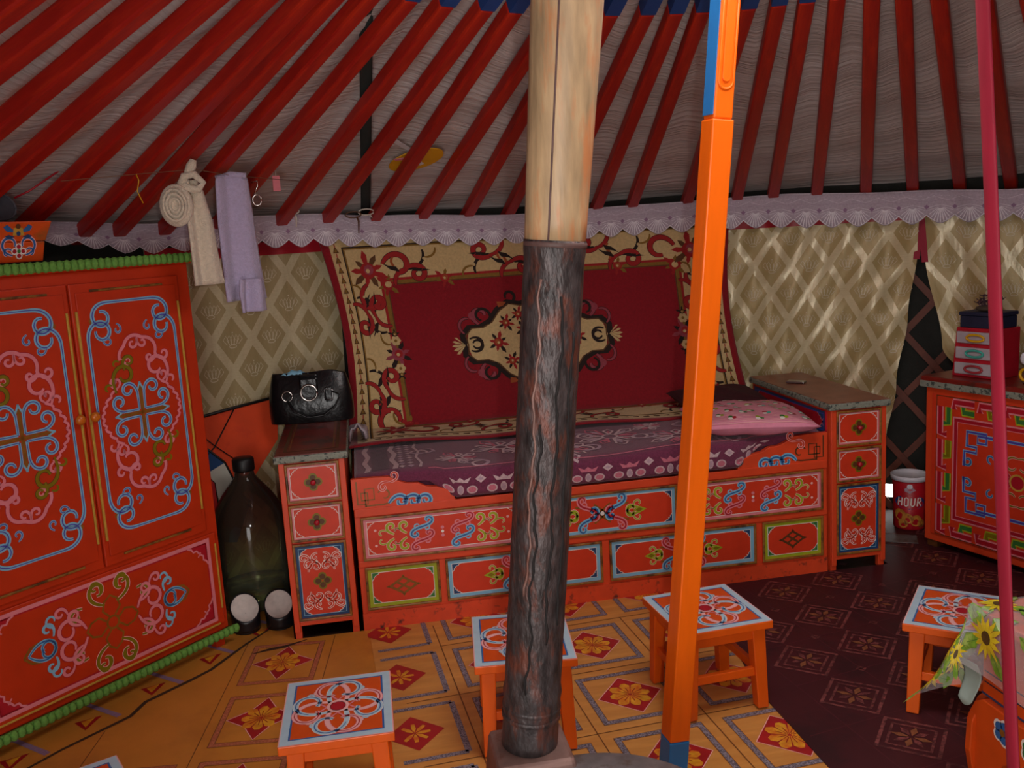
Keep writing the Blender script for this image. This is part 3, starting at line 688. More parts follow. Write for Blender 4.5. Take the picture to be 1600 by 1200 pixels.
# central medallion
MX, MY = 1.02, .715
o.sym(*[T_(a, b, 0, MX, MY) for a in (1, -1) for b in (1, -1)])
med = [(.0, .0), (.36, 0), (.365, .05), (.33, .085), (.27, .085), (.22, .11), (.175, .165), (.12, .20), (.06, .185), (0, .205)]
o.stroke([(p[0]*1.05, p[1]*1.05) for p in med[1:]], .030, 'carpet_black', .0008, taper=0)
mt_ = [(0, .205), (.06, .187), (.12, .20), (.175, .165), (.22, .11), (.27, .087), (.33, .083), (.355, .055), (.367, .0)]
for k in range(24):                                          # filled in narrow strips so that it follows the hanging carpet
    xa, xb = .367*k/24, .367*(k+1)/24; ya, yb = interp(mt_, xa), interp(mt_, xb)
    for f0, f1 in ((0, .5), (.5, 1)): o.poly([(xa, ya*f0), (xb, yb*f0), (xb, yb*f1), (xa, ya*f1)], 'carpet_cream', .0012)
o.stroke(med[1:], .007, 'carpet_brown', .0016, taper=0)
o.stroke(clo(.24, .10, 2.2, .20, -5.2, 1.4), .016, 'carpet_black', .0018); o.stroke(clo(.35, .03, 2.7, .15, 4.8, 1.4), .014, 'carpet_black', .0018)
o.stroke(clo(.12, .20, 2.9, .14, -5.0, 1.4), .016, 'carpet_black', .0018)
o.stroke(clo(.29, .105, .6, .15, 4.2, 1.3), .020, 'carpet_rose', .0016, 'carpet_black', .006); o.disc(.315, .15, .022, 'carpet_rose', .0014, 10)
o.stroke(clo(.37, .06, .7, .12, 2.8, 1.2), .012, 'carpet_rose', .0016, 'carpet_black', .006)
o.poly([(.13, .21), (.18, .215), (.175, .185), (.15, .19)], 'carpet_rust', .001)
o.hb = .0022
for x, y, r in ((.15, .10, .026), (.06, .06, .030), (.08, .14, .024)): rosette(o, x, y, r, 'carpet_scroll', 'carpet_rust', 'carpet_black', 8)
o.sym(*[T_(a, 1, 0, MX, MY) for a in (1, -1)])
for k in range(5): a = -.8+k*.4; o.poly([(.375, 0), (.385+.05*cos(a)-.01, .05*sin(a)-.008), (.385+.06*cos(a), .06*sin(a)), (.385+.05*cos(a)-.005, .05*sin(a)+.008)], 'carpet_cream', .002)
o.sym(T_(1, 1, 0, MX, MY), T_(-1, 1, 0, MX, MY)); rosette(o, .205, 0, .032, 'carpet_scroll', 'carpet_rust', 'carpet_black', 8)
o.sym(T_(1, 1, 0, MX, MY)); rosette(o, 0, 0, .045, 'carpet_scroll', 'carpet_rust', 'carpet_olive', 9); o.sym()
o.build('woven_pattern', carpet)['kind'] = 'stuff'

# ---- lace valance under the roof edge
LT = [(-1.3, 1.672), (-1.02, 1.66), (-.7, 1.640), (-.30, 1.655), (-.107, 1.655), (.246, 1.632), (.889, 1.605), (1.55, 1.617), (2.16, 1.625), (2.68, 1.60), (3.09, 1.575), (3.6, 1.55)]
LB = [(-1.3, 1.58), (-1.02, 1.571), (-.72, 1.518), (-.50, 1.520), (-.121, 1.508), (.296, 1.481), (.88, 1.457), (1.413, 1.463), (2.014, 1.466), (2.435, 1.445), (2.775, 1.441), (3.095, 1.433), (3.6, 1.41)]
def lace(name, label, x0, x1, R, sw, zig):
    a0, a1 = th_of_x(x0, R), th_of_x(x1, R); Lm = radians(a0-a1)*R; n = int(Lm/sw); sw = Lm/n
    def pos(u, v, h=0):                       # u in metres along, v 0..1 up
        a = a0-math.degrees(u/R); x = YC.x+R*cos(radians(a)); zt, zb = interp(LT, x), interp(LB, x)
        return cyl(R-h+.010*sin(u*9)*(1-v)+.004*sin(u*31), a, zb+(zt-zb)*v)
    q = MB(); nu = n*12
    def g(s, t):
        u = s*Lm; ph = (u/sw) % 1.0
        e = (abs(2*ph-1)**1.6)*.24 if not zig else abs(2*ph-1)*.26
        return pos(u, e+(1-e)*t)
    q.grid(g, nu, 5); root = tag(q.build(name, 'lace_base', solid=.0012), label, 'valance')
    o = Orn(lambda u, v, h: pos(u, v, h+.0008))
    for i in range(n):
        c = (i+.5)*sw
        for k in range(-5, 6):
            a = k*.27; e = (abs(a)/1.45)**1.6*.24
            o.stroke([(c+.10*sw*sin(a), .50-.05*cos(a)), (c+.46*sw*sin(a)*1.02, max(.02+e, .50-.46*cos(a)))], .0040, 'lace_white', .0006, taper=0)
        ar = [(c+sw*.5*t, .56-.10*abs(t)**1.3) for t in (-1, -.66, -.33, 0, .33, .66, 1)]
        o.stroke(ar, .006, 'lace_white', .0008, taper=0)
        o.stroke([(c+sw*.5*t, .02+.01+(abs(t)**1.6)*.24) for t in (-1, -.8, -.6, -.4, -.2, 0, .2, .4, .6, .8, 1)], .005, 'lace_white', .0008, taper=0)
        o.sym(T_(1, 1, 0, c+sw*.5, .50)); o.poly([(-.012, 0), (0, -.07), (.012, 0), (0, .07)], 'lace_mauve', .001); o.sym()
        o.stroke([(c+sw*.5*t, .70-.05*abs(t)) for t in (-1, -.5, 0, .5, 1)], .0035, 'lace_mauve', .0008, taper=0)
        o.stroke([(c+sw*.5*t, .76-.06*sin(3.1*t)) for t in (-1, -.5, 0, .5, 1)], .004, 'lace_white', .0008, taper=0)
        for k in range(3): o.stroke(clo(c+sw*(k-1)*.3, .82, .4*k, .028, 4, 1.2, 8), .003, 'lace_white', .0008)
        o.stroke([(c-sw*.5, .97), (c, .975), (c+sw*.5, .97)], .008, 'lace_white', .0008, taper=0)
    o.build('lace_embroidery', root); return root
lace('lace_valance', 'grey lilac lace strip sagging above the wardrobe', -1.25, -.44, 2.73, .13, True)
lace('lace_valance', 'long white and lilac scalloped lace valance over the wall carpet and curtains', -.50, 3.55, 2.70, .118, False)

# ================================================================ PAINTED FURNITURE
def panel(parent, name, x0, x1, z0, z1, y, field, motif, border=None, bw=.012, line='white_line', corner=None, ca=.03, mould='gold_mould', mw=.010, label=None, knob=None):
    """A framed painted panel standing on the plane y (front is -y): board, moulding bars and painted ornament."""
    q = MB(); q.box(x0, x1, y-.005, y+.006, z0, z1); b = q.build(name, field, parent)
    if label: b['label'] = label
    if mould:
        q = MB()
        q.box(x0, x1, y-.013, y-.0049, z0, z0+mw); q.box(x0, x1, y-.013, y-.0049, z1-mw, z1)
        q.box(x0, x0+mw, y-.0129, y-.0048, z0, z1); q.box(x1-mw, x1, y-.0129, y-.0048, z0, z1)
        q.build('moulding', mould, b, bevel=.003)
    else: mw = 0
    w, h = (x1-x0)/2-mw, (z1-z0)/2-mw
    o = Orn(front((x0+x1)/2, (z0+z1)/2, y-.005))
    a, c = w, h
    if border:
        o.rect(-w, w, -h, h, bw, border, .0004); o.rect(-w+bw, w-bw, -h+bw, h-bw, .0022, line, .0006); a, c = w-bw-.002, h-bw-.002
        if corner: o.corner(-a, a, -c, c, ca, corner, lw=.0022)
    if motif: motif(o, a, c)
    if o.mb.v: o.build('painted_ornament', b)
    return b

def curlpair(o, x, y, ang, L, col, w=.006, line='pale_pink', turn=4.8):
    o.stroke(clo(x, y, ang, L, turn, 1.5), w, col, .0010, line, w*.8); o.stroke(clo(x, y, ang+pi*.75, L*.45, -turn*.8, 1.4, 12), w*.7, col, .0010, line, w*.6)
def m_scrollrow(o, a, c):
    s = c/.058
    for cx, cy, col, ln in ((-.068, .024, 'mid_blue', 'sky_blue'), (.068, .024, 'crimson', 'pink'), (-.068, -.024, 'crimson', 'pink'), (.068, -.024, 'mid_blue', 'sky_blue')):
        o.sym(T_(1.18, s*.80, 0, 0, 0)); o.stroke(S_(cx, cy*1.25, .30, .092, 5.8, 2.4), .0060, col, .0012, ln, .0105)
        o.stroke(clo(cx+.02, cy*1.25+.006, -.9, .036, -3.8, 1.6, 10), .006, ln, .0013); o.stroke(clo(cx-.02, cy*1.25-.006, 2.2, .036, -3.8, 1.6, 10), .006, ln, .0013)
    o.sym(*[T_(p*1.15, r*s*.92, 0, 0, 0) for p in (1, -1) for r in (1, -1)])
    o.stroke(clo(.122, .008, .55, .092, 5.8, 2.0), .009, 'lime', .0014, 'pale_pink', .004); o.stroke(clo(.165, .008, .5, .090, 5.8, 2.0), .009, 'lime', .0014, 'pale_pink', .004)
    o.stroke(clo(.145, .022, 1.2, .03, -3.6, 1.4, 10), .004, 'olive', .0014, 'pale_pink', .003); o.stroke(clo(.190, .022, .6, .045, -3.8, 1.6, 10), .005, 'lime', .0014, 'pale_pink', .003)
    o.disc(.228, .030, .005, 'pale_pink', .0016); o.sym(); o.disc(.0, .016, .007, 'pink', .001); o.disc(.0, -.016, .007, 'pink', .001); o.disc(0, 0, .006, 'white_line', .0018)
def m_cross(o, a, c, k=1.0):
    s = c/.058*k
    o.sym(*[T_(p*s, r*s, 0, 0, 0) for p in (1, -1) for r in (1, -1)])
    o.stroke([(-.02, -.01), (.05, .022), (.10, .032)], .012, 'bronze', .0008); o.stroke([(-.03, .036), (.03, -.01)], .012, 'bronze', .0008)
    o.stroke(clo(.150, .0, 2.55, .115, 5.8, 2.0), .009, 'lime', .0013, 'pale_pink', .004); o.stroke(clo(.118, .018, 1.4, .05, -4.2, 1.7, 12), .006, 'lime', .0013, 'pale_pink', .003)
    o.sym(T_(s, s), T_(-s, s)); o.poly([(.118, 0), (.138, .014), (.168, 0), (.138, -.014)], 'lime', .0012); o.poly([(.126, 0), (.138, .008), (.156, 0), (.138, -.008)], 'olive', .0016)
    o.sym(T_(s, s), T_(-s, -s)); o.stroke(S_(.052, .022, .35, .096, 5.8, 2.3), .0065, 'mid_blue', .0014, 'sky_blue', .011); o.stroke(clo(.06, .028, 2.0, .04, -4, 1.6, 12), .005, 'sky_blue', .0016)
    o.sym(T_(s, -s), T_(-s, s)); o.stroke(S_(.052, .022, .35, .096, 5.8, 2.3), .0065, 'crimson', .0014, 'pink', .011); o.stroke(clo(.06, .028, 2.0, .04, -4, 1.6, 12), .005, 'pink', .0016)
    o.sym(); o.disc(0, 0, .008*s, 'white_line', .0018)
def m_knot(col):
    def f(o, a, c):
        sx, sy = a*.20, c*.24
        o.sym(T_(sx, sy))
        for k in (-1, 0, 1):
            d = k*1.0
            o.stroke([(-1.9+d+.5, -1.9-d*0+d+.5-1), (1.2+d, 1.2+d-1)], .32, col, .0009, taper=0) if False else None
        for k in (-1.1, 0, 1.1):
            o.stroke([(-1.2+k, -1.2-k), (1.2+k, 1.2-k)], .50, col, .0009, taper=0); o.stroke([(-1.2+k, 1.2+k), (1.2+k, -1.2+k)], .50, col, .0010, taper=0)
        for p in (1, -1):
            o.stroke([(p*2.3, p*.1), (p*2.7, 0), (p*2.3, -p*.1)], .50, col, .0010, taper=0); o.stroke([(p*.1, p*2.3), (0, p*2.7), (-p*.1, p*2.3)], .50, col, .0010, taper=0)
        o.sym()
    return f
def m_flowerdot(o, a, c):
    for k in range(4):
        t = k*pi/2; o.disc(.019*cos(t), .019*sin(t), .0165, 'olive', .0008+.0001*k)
    for k in range(4):
        t = k*pi/2; o.disc(.017*cos(t), .017*sin(t), .0115, 'brown_line', .0014+.0001*k)
def m_smalldoor(o, a, c):
    o.sym(*[T_(p, r) for p in (1, -1) for r in (1, -1)])
    for x, y, g, L, tn in ((.006, c*.44, 1.05, .125, -6.4), (.050, c*.30, 1.75, .11, 6.2), (.040, c*.62, 1.3, .085, -6.0), (.010, c*.86, -.2, .07, -5.8)):
        o.stroke(clo(x, y, g, L, tn, 1.9, 22), .005, 'field_red', .0012, 'white_line', .0045)
    o.disc(.014, c*.60, .004, 'white_line', .0016); o.disc(.056, c*.52, .004, 'white_line', .0016)
    o.sym(); m_flowerdot(o, a, c)

# ---------------------------------------------------------------- bed
BL = 1.974
bed = thing('bed', 'orange painted wooden bed with scroll panels along its front', 'bed', (0, 0, -.004))
q = MB(); q.box(.002, BL-.002, 0, .025, .0, .50); q.build('front_board', 'bed_paint', bed, bevel=.003)
q = MB(); q.box(.002, BL-.002, -.003, .0, 0, .075); q.build('skirting', 'bed_scuffed', bed)
q = MB(); q.box(.002, BL-.002, .755, .78, 0, .56); q.build('back_board', 'bed_paint', bed, bevel=.003)
for x in (.002, BL-.027):
    q = MB(); q.box(x, x+.025, .025, .755, 0, .56); q.build('end_board', 'bed_paint', bed, bevel=.003)
q = MB(); q.box(.027, BL-.027, .025, .755, .45, .475); q.build('bed_base', 'slat_wood', bed)
for x0 in (.35, .98, 1.6): pass
# rails (proud bands between the panel rows)
for z0, z1 in ((.470, .502), (.266, .291)):
    q = MB(); q.box(.004, BL-.004, -.006, .0, z0, z1); q.build('rail', 'bed_paint', bed, bevel=.002)
prof = [(0, .500), (0, .622), (.085, .622), (.15, .618), (.185, .598), (.215, .586), (.26, .582), (.29, .566), (.33, .560), (.37, .545), (.395, .520), (.40, .500)]
for s in (0, 1):
    pr = [(x if not s else BL-x, z) for x, z in prof]
    if s: pr = pr[::-1]
    q = MB(); q.prism(pr, lambda u, v, a: (u, a, v), -.002, .022); c = q.build('corner_bracket', 'bed_paint', bed, bevel=.002)
    X = (lambda u: u) if not s else (lambda u: BL-u)
    o = Orn(lambda u, v, h: (X(u), -.002-h, v)); br = 'bronze' if not s else 'brown_line'
    for pts in ([(.02, .612), (.02, .52), (.06, .52), (.06, .565), (.035, .565), (.035, .535), (.085, .535), (.085, .58), (.05, .58), (.05, .508)],):
        o.stroke(pts, .006, br, .0008, taper=0)
    o.stroke([(.05, .512), (.12, .512), (.16, .52)], .006, br, .0008, taper=0)
    o.stroke(clo(.10, .56, .8, .09, -4.5, 1.4), .007, br, .0008)
    for k, x in enumerate((.20, .255, .305)): o.stroke(clo(x-.060, .515-.002*k, .9, .150-.012*k, -6.2, 1.8), .0075, 'mid_blue', .0012, 'sky_blue', .011)
    o.stroke(clo(.15, .598, 2.9, .10, 6.0, 1.9), .006, 'field_red', .0012, 'pale_pink', .005); o.stroke(clo(.15, .598, .2, .09, 6.0, 1.9), .006, 'field_red', .0012, 'pale_pink', .005)
    o.build('painted_ornament', c)
pk = dict(border='pink', corner=None, ca=.03)
def cornered(m):
    def f(o, a, c): o.corner(-a, a, -c, c, .03, None, 'white_line', lw=.0022); m(o, a, c)
    return f
for x0, x1, kind in ((.024, .655, 'p'), (.672, 1.308, 'b'), (1.325, 1.950, 'p')):
    if kind == 'p': panel(bed, 'scroll_panel', x0, x1, .291, .468, 0, 'field_red', cornered(m_scrollrow), 'pink', .011)
    else: panel(bed, 'scroll_panel', x0, x1, .291, .468, 0, 'field_red', lambda o, a, c: m_cross(o, a, c, 1.0), 'sky_blue', .012, corner='deep_blue', ca=.034)
for x0, x1, kind in ((.024, .316, 'g'), (.340, .982, 'b'), (1.012, 1.648, 'b'), (1.676, 1.950, 'g')):
    if kind == 'g': panel(bed, 'knot_panel', x0, x1, .088, .264, 0, 'field_red', m_knot('bronze' if x0 < 1 else 'brown_line'), 'lime', .014, corner='leaf_green', ca=.032)
    else: panel(bed, 'scroll_panel', x0, x1, .088, .264, 0, 'field_red', lambda o, a, c: m_cross(o, a, c, .95), 'sky_blue', .014, corner='deep_blue', ca=.034)

# ---------------------------------------------------------------- bedside cabinets
def cabinet(loc, label, topmat, W, D, H, mir, dark):
    t = thing('bedside_cabinet', label, 'cabinet', loc)
    q = MB(); q.box(.012, W-.012, .002, D-.01, .055, H-.03); q.build('body', 'bed_paint', t, bevel=.003)
    for x in (.012, W-.038):
        for y in (.001, D-.04):
            q = MB(); q.box(x, x+.026, y, y+.026, 0, .056); q.build('leg', 'bed_paint', t, bevel=.002)
    for x in (.012, W-.034):
        q = MB(); q.box(x, x+.022, -.010, .002, .03, H-.03); q.build('front_post', 'bed_paint', t, bevel=.002)
    q = MB(); q.box(.034, W-.034, -.008, .002, .055, .073); q.build('bottom_rail', 'bed_paint', t, bevel=.002)
    q = MB(); q.box(-.004, W+.004, -.022, D, H-.030, H-.002, 0); s = q.build('top_slab', 'slab_edge', t, bevel=.006)
    q = MB(); q.box(.002, W-.002, -.014, D-.006, H-.003, H, 0); s2 = q.build('top_board', topmat, s)
    if topmat == 'slab_top_l':
        o = Orn(top(W/2, D/2, H)); o.rect(-W/2+.03, W/2-.03, -D/2+.04, D/2-.04, .014, 'brown_line', .0006); o.rect(-W/2+.05, W/2-.05, -D/2+.06, D/2-.06, .004, 'bronze', .0006); o.build('painted_lines', s)
    fr = 'field_red'
    crn = lambda o, a, c: (o.corner(-a, a, -c, c, .032, None, 'white_line', lw=.0022), m_flowerdot(o, a, c))
    zz = ((H-.190, H-.036), (H-.345, H-.198))
    for z0, z1 in zz:
        d = panel(t, 'drawer', .034, W-.034, z0, z1, -.002, fr, crn, 'pink', .006)
        q = MB(); q.lathe([(.001, 0), (.010, .002), (.006, .008), (.011, .014), (.009, .019), (.001, .021)], 12)
        k = q.build('knob', 'crimson', d); k.rotation_euler = (pi/2, 0, 0); k.location = (W/2, -.007, (z0+z1)/2)
    panel(t, 'door', .034, W-.034, .075, H-.353, -.002, fr, m_smalldoor, 'deep_blue', .010, 'sky_blue', 'deep_blue', .030)
    # the end that faces the bed: a painted panel
    X = -.0 if mir else W-.0
    return t
CWD = .272
cl = cabinet((-.276, -.0, -.001), 'orange bedside cabinet with worn dark red top standing left of the bed', 'slab_top_l', CWD, .76, .74, False, False)
cr_ = cabinet((BL+.002, -.0, 0), 'orange bedside cabinet with brown top standing right of the bed', 'slab_top_r', CWD, .78, .74, True, True)
q = MB(); q.box(.006, .012, .03, .74, .60, .70); sp = q.build('side_panel', 'crimson', cr_)
o = Orn(lambda u, v, h: (.006-h, u, v))
o.rect(.035, .735, .605, .698, .010, 'deep_blue', .0006); o.rect(.045, .725, .615, .688, .003, 'violet_blue', .0008); o.corner(.048, .722, .618, .685, .05, 'deep_blue', 'pink', lw=.003)
o.stroke(C_(.38, .655, 1.57, .05, 4.6, 1.5), .006, 'brown_line', .0010); o.stroke(C_(.33, .655, 1.57, .05, -4.6, 1.5), .006, 'brown_line', .0010)
o.build('painted_ornament', sp)

# ---------------------------------------------------------------- bedspread, pillows
def wv(x, y): return .006*sin(5.1*x+2*y)+.004*sin(11*x-7*y)
def spread_pos(u, v, h=0):              # u along x, v: 0 bottom of the front drop .. .11 edge .. back
    x = .015+u
    inn = 1 if .40 < x < 1.58 else max(0, 1-(min(abs(x-.40), abs(x-1.58))/.10))
    if v < .11:
        t = v/.11; low = .508+.07*(1-inn); z = low+(.606-low)*t+wv(x, 0)*t; y = -.004-.006*sin(pi*t) if inn > .5 else .030
        y = y if inn in (0, 1) else .030*(1-inn)+(-.006)*inn
        return (x, y-h, z)
    s = v-.11; k = min(1, s/.05); y = .002+s if inn > .5 else .030+s*.96
    return (x, y, .606+.012*sin(k*pi/2)+wv(x, y)+h)
q = MB(); SW, SV = 1.944, .86
q.grid(lambda s, t: spread_pos(s*SW, t*SV), 120, 50)
spread = tag(q.build('bedspread', 'spread', solid=.006), 'purple patterned bedspread covering the mattress', 'bedspread')
o = Orn(lambda u, v, h: spread_pos(u, v, h+.0045))
x = .36
while x < 1.60:                                      # border of ovals and lozenges on the front drop
    for px, py, rx, ry, c in ((0, .028, .022, .019, 'spread_pink'), (.046, .030, .013, .022, 'spread_grey'), (.092, .028, .022, .019, 'spread_pink')):
        o.disc(x+px, py, rx, 'spread_pale', .0008, 14, ry); o.disc(x+px, py, rx*.72, c, .0014, 12, ry*.72)
    o.poly([(x+.005, .085), (x+.018, .060), (x+.075, .060), (x+.09, .085), (x+.062, .072), (x+.046, .086), (x+.032, .072)], 'spread_pale' if int(x*10) % 2 else 'spread_pink', .0008)
    o.poly([(x+.128, .056), (x+.150, .075), (x+.128, .094), (x+.106, .075)], 'spread_pale', .0008); o.poly([(x+.128, .066), (x+.140, .075), (x+.128, .084), (x+.116, .075)], 'spread_grey', .0014)
    x += .172
def flow(o, X, Y, s, n=9):
    for k in range(n):
        a = 2*pi*k/n; L = s*(1+.3*(k % 2))
        o.stroke([(X+.3*s*cos(a), Y+.3*s*sin(a)), (X+.8*L*cos(a-.22), Y+.8*L*sin(a-.22)), (X+L*cos(a), Y+L*sin(a)), (X+.8*L*cos(a+.22), Y+.8*L*sin(a+.22)), (X+.3*s*cos(a), Y+.3*s*sin(a))], .011, 'spread_pale' if k % 3 else 'spread_pink', .001, taper=0)
    for k in range(n):
        a = 2*pi*k/n; L = s*.8*(1+.3*(k % 2)); o.poly([(X+.3*s*cos(a), Y+.3*s*sin(a)), (X+.7*L*cos(a-.2), Y+.7*L*sin(a-.2)), (X+L*cos(a), Y+L*sin(a)), (X+.7*L*cos(a+.2), Y+.7*L*sin(a+.2))], 'spread_grey' if k % 2 else 'spread_pink', .0006)
    o.ring(X, Y, s*.28, .010, 'spread_pale', .001, 10)
for X, Y, s in ((.62, .42, .11), (.42, .27, .075), (.86, .24, .10), (1.10, .40, .12), (1.36, .25, .11), (1.62, .38, .10), (1.30, .50, .06), (.75, .50, .06)): flow(o, X, Y, s)
for X, Y, a in ((.30, .36, .4), (.52, .20, 2.2), (.74, .34, 1.0), (.98, .22, .3), (1.0, .48, 2.6), (1.22, .30, -.4), (1.48, .44, .8), (1.55, .20, 2.9)):
    o.stroke(C_(X, Y, a, .14, 3.8, 1.3), .016, 'spread_grey', .001); o.stroke(clo(X, Y, a+.9, .12, 3, 1.3), .012, 'spread_pale', .001)
for X in (.045, .055, .155, .165, .26):               # zigzag bands at the left end
    o.stroke([(X+.008*sin(k*1.57), .14+.052*k) for k in range(11)], .011, 'spread_pale', .001, taper=0)
for k in range(22): o.stroke([(.07, .15+.025*k), (.14, .15+.025*k)], .008, 'spread_dark', .001, taper=0)
for k in range(12):
    for X in (.19, .225): o.poly([(X-.014, .16+.045*k), (X, .178+.045*k), (X+.014, .16+.045*k), (X, .142+.045*k)], 'spread_pale' if (k+int(X*100)) % 2 else 'spread_grey', .001)
o.stroke([(.29+.03*k, .128) for k in range(52)], .006, 'spread_pink', .001, taper=0)
o.build('woven_pattern', spread)['kind'] = 'stuff'
q = MB(); q.box(.03, BL-.03, .03, .75, .476, .600); tag(q.build('mattress', 'spread_dark', bevel=.02), 'flat mattress lying inside the bed frame under the bedspread', 'mattress')

def cushion(name, label, cat, cx, cy, z, L, W, H, rz, tilt, matn, pw=2.6):
    q = MB(); n = 28
    def f(u, v, sgn):
        a, b = 2*u-1, 2*v-1
        k = (max(0, 1-abs(a)**pw)*max(0, 1-abs(b)**pw))**.42
        pin = 1-.07*(1-abs(b)**2)*abs(a)**6-.0; pin2 = 1-.07*(1-abs(a)**2)*abs(b)**6
        return (a*L/2*pin, b*W/2*pin2, sgn*H/2*k+.004*sin(9*a+4*b)*k)
    q.grid(lambda u, v: f(u, v, 1), n, n); q.grid(lambda u, v: f(u, v, -1), n, n, flip=True)
    o = q.build(name, matn); o.location = (cx, cy, z+H/2); o.rotation_euler = (tilt[0], tilt[1], rz); tag(o, label, cat)
    return o, (lambda U, V, h: tuple(Vector(f(U/L+.5, V/W+.5, 1))+Vector((0, 0, h))))
pil, ps = cushion('pillow', 'pink pinstriped pillow with small green flowers on the bed', 'pillow', 1.690, .175, .622, .50, .46, .105, -.16, (0, .03), 'pillow_rose')
o = Orn(lambda u, v, h: ps(u, v, h+.001))
for k in range(-20, 21): o.stroke([(u*.046-.23, k*.011) for u in range(11)], .0028, 'pale_pink', .0006, taper=0)
rn = random.Random(3)
for i in range(-4, 5):
    for j in range(-4, 5):
        if (i+j) % 2: continue
        u, v = i*.052+rn.uniform(-.01, .01), j*.046+rn.uniform(-.01, .01)
        if abs(u) > .22 or abs(v) > .20: continue
        for k in range(3): o.disc(u+.010*cos(2*k), v+.010*sin(2*k), .0105, ('leaf_green', 'lime', 'leaf_green', 'plastic_teal', 'crimson')[(i*3+j*5+k) % 5] if k < 2 else 'white_line', .0012+.0004*k, 7)
o.build('printed_flowers', pil)['kind'] = 'stuff'
cushion('cushion', 'dark maroon cushion lying at the back of the bed behind the pillow', 'cushion', 1.735, .60, .648, .42, .28, .075, .02, (.12, 0), 'cushion_dark')
q = MB(); n = 24
def rag(u, v):
    x, y = -.5+u, -.5+v
    return (.035+.07*x+.012*sin(9*v), .60+.22*y, .66+.07*max(0, 1-(2*x)**2)**.5*(1-.6*v)+.008*sin(14*u+9*v))
q.grid(rag, 14, 18); tag(q.build('folded_cloth', 'box_grey', solid=.006), 'crumpled pale cloth stuffed in the left corner of the bed', 'cloth')

# ---------------------------------------------------------------- wardrobe
WW, WH, WD = .955, 1.500, .40
wz = atan2(.73, .68)
wd = thing('wardrobe', 'tall red wardrobe with two doors painted with blue and pink scrolls', 'wardrobe', (-.518-.6816*WW, .043-.7317*WW, 0), wz)
q = MB(); q.box(0, WW, .0, WD, .07, WH-.02); q.build('body', 'red_paint', wd, bevel=.004)
for x in (.015, WW-.055):
    for y in (.012, WD-.05):
        q = MB(); q.box(x, x+.04, y, y+.035, 0, .072); q.build('leg', 'red_paint', wd, bevel=.003)
q = MB(); q.box(-.008, WW+.008, -.018, WD, WH-.02, WH+.002); q.build('top_board', 'red_paint', wd, bevel=.004)
def ruffle(z, x0, x1, name, r):
    q = MB(); n = int((x1-x0)/.024)
    for k in range(n+1):
        x = x0+(x1-x0)*k/n
        q.add(*uvball(x, -.026, z, .0135, r*.62, r), 0, True)
    q.box(x0, x1, -.024, -.016, z-r*.8, z+r*.8); q.build(name, 'green_ruffle', wd)
def uvball(x, y, z, rx, ry, rz, n=8, m=6):
    vs = []; fs = []
    for i in range(m+1):
        t = pi*i/m
        for k in range(n): vs.append((x+rx*sin(t)*cos(2*pi*k/n), y+ry*sin(t)*sin(2*pi*k/n), z+rz*cos(t)))
    for i in range(m):
        for k in range(n): fs.append((i*n+k, (i+1)*n+k, (i+1)*n+(k+1) % n, i*n+(k+1) % n))
    return vs, fs
ruffle(WH+.001, -.006, WW+.008, 'green_edging', .019); ruffle(.062, -.006, WW+.016, 'green_edging', .018)

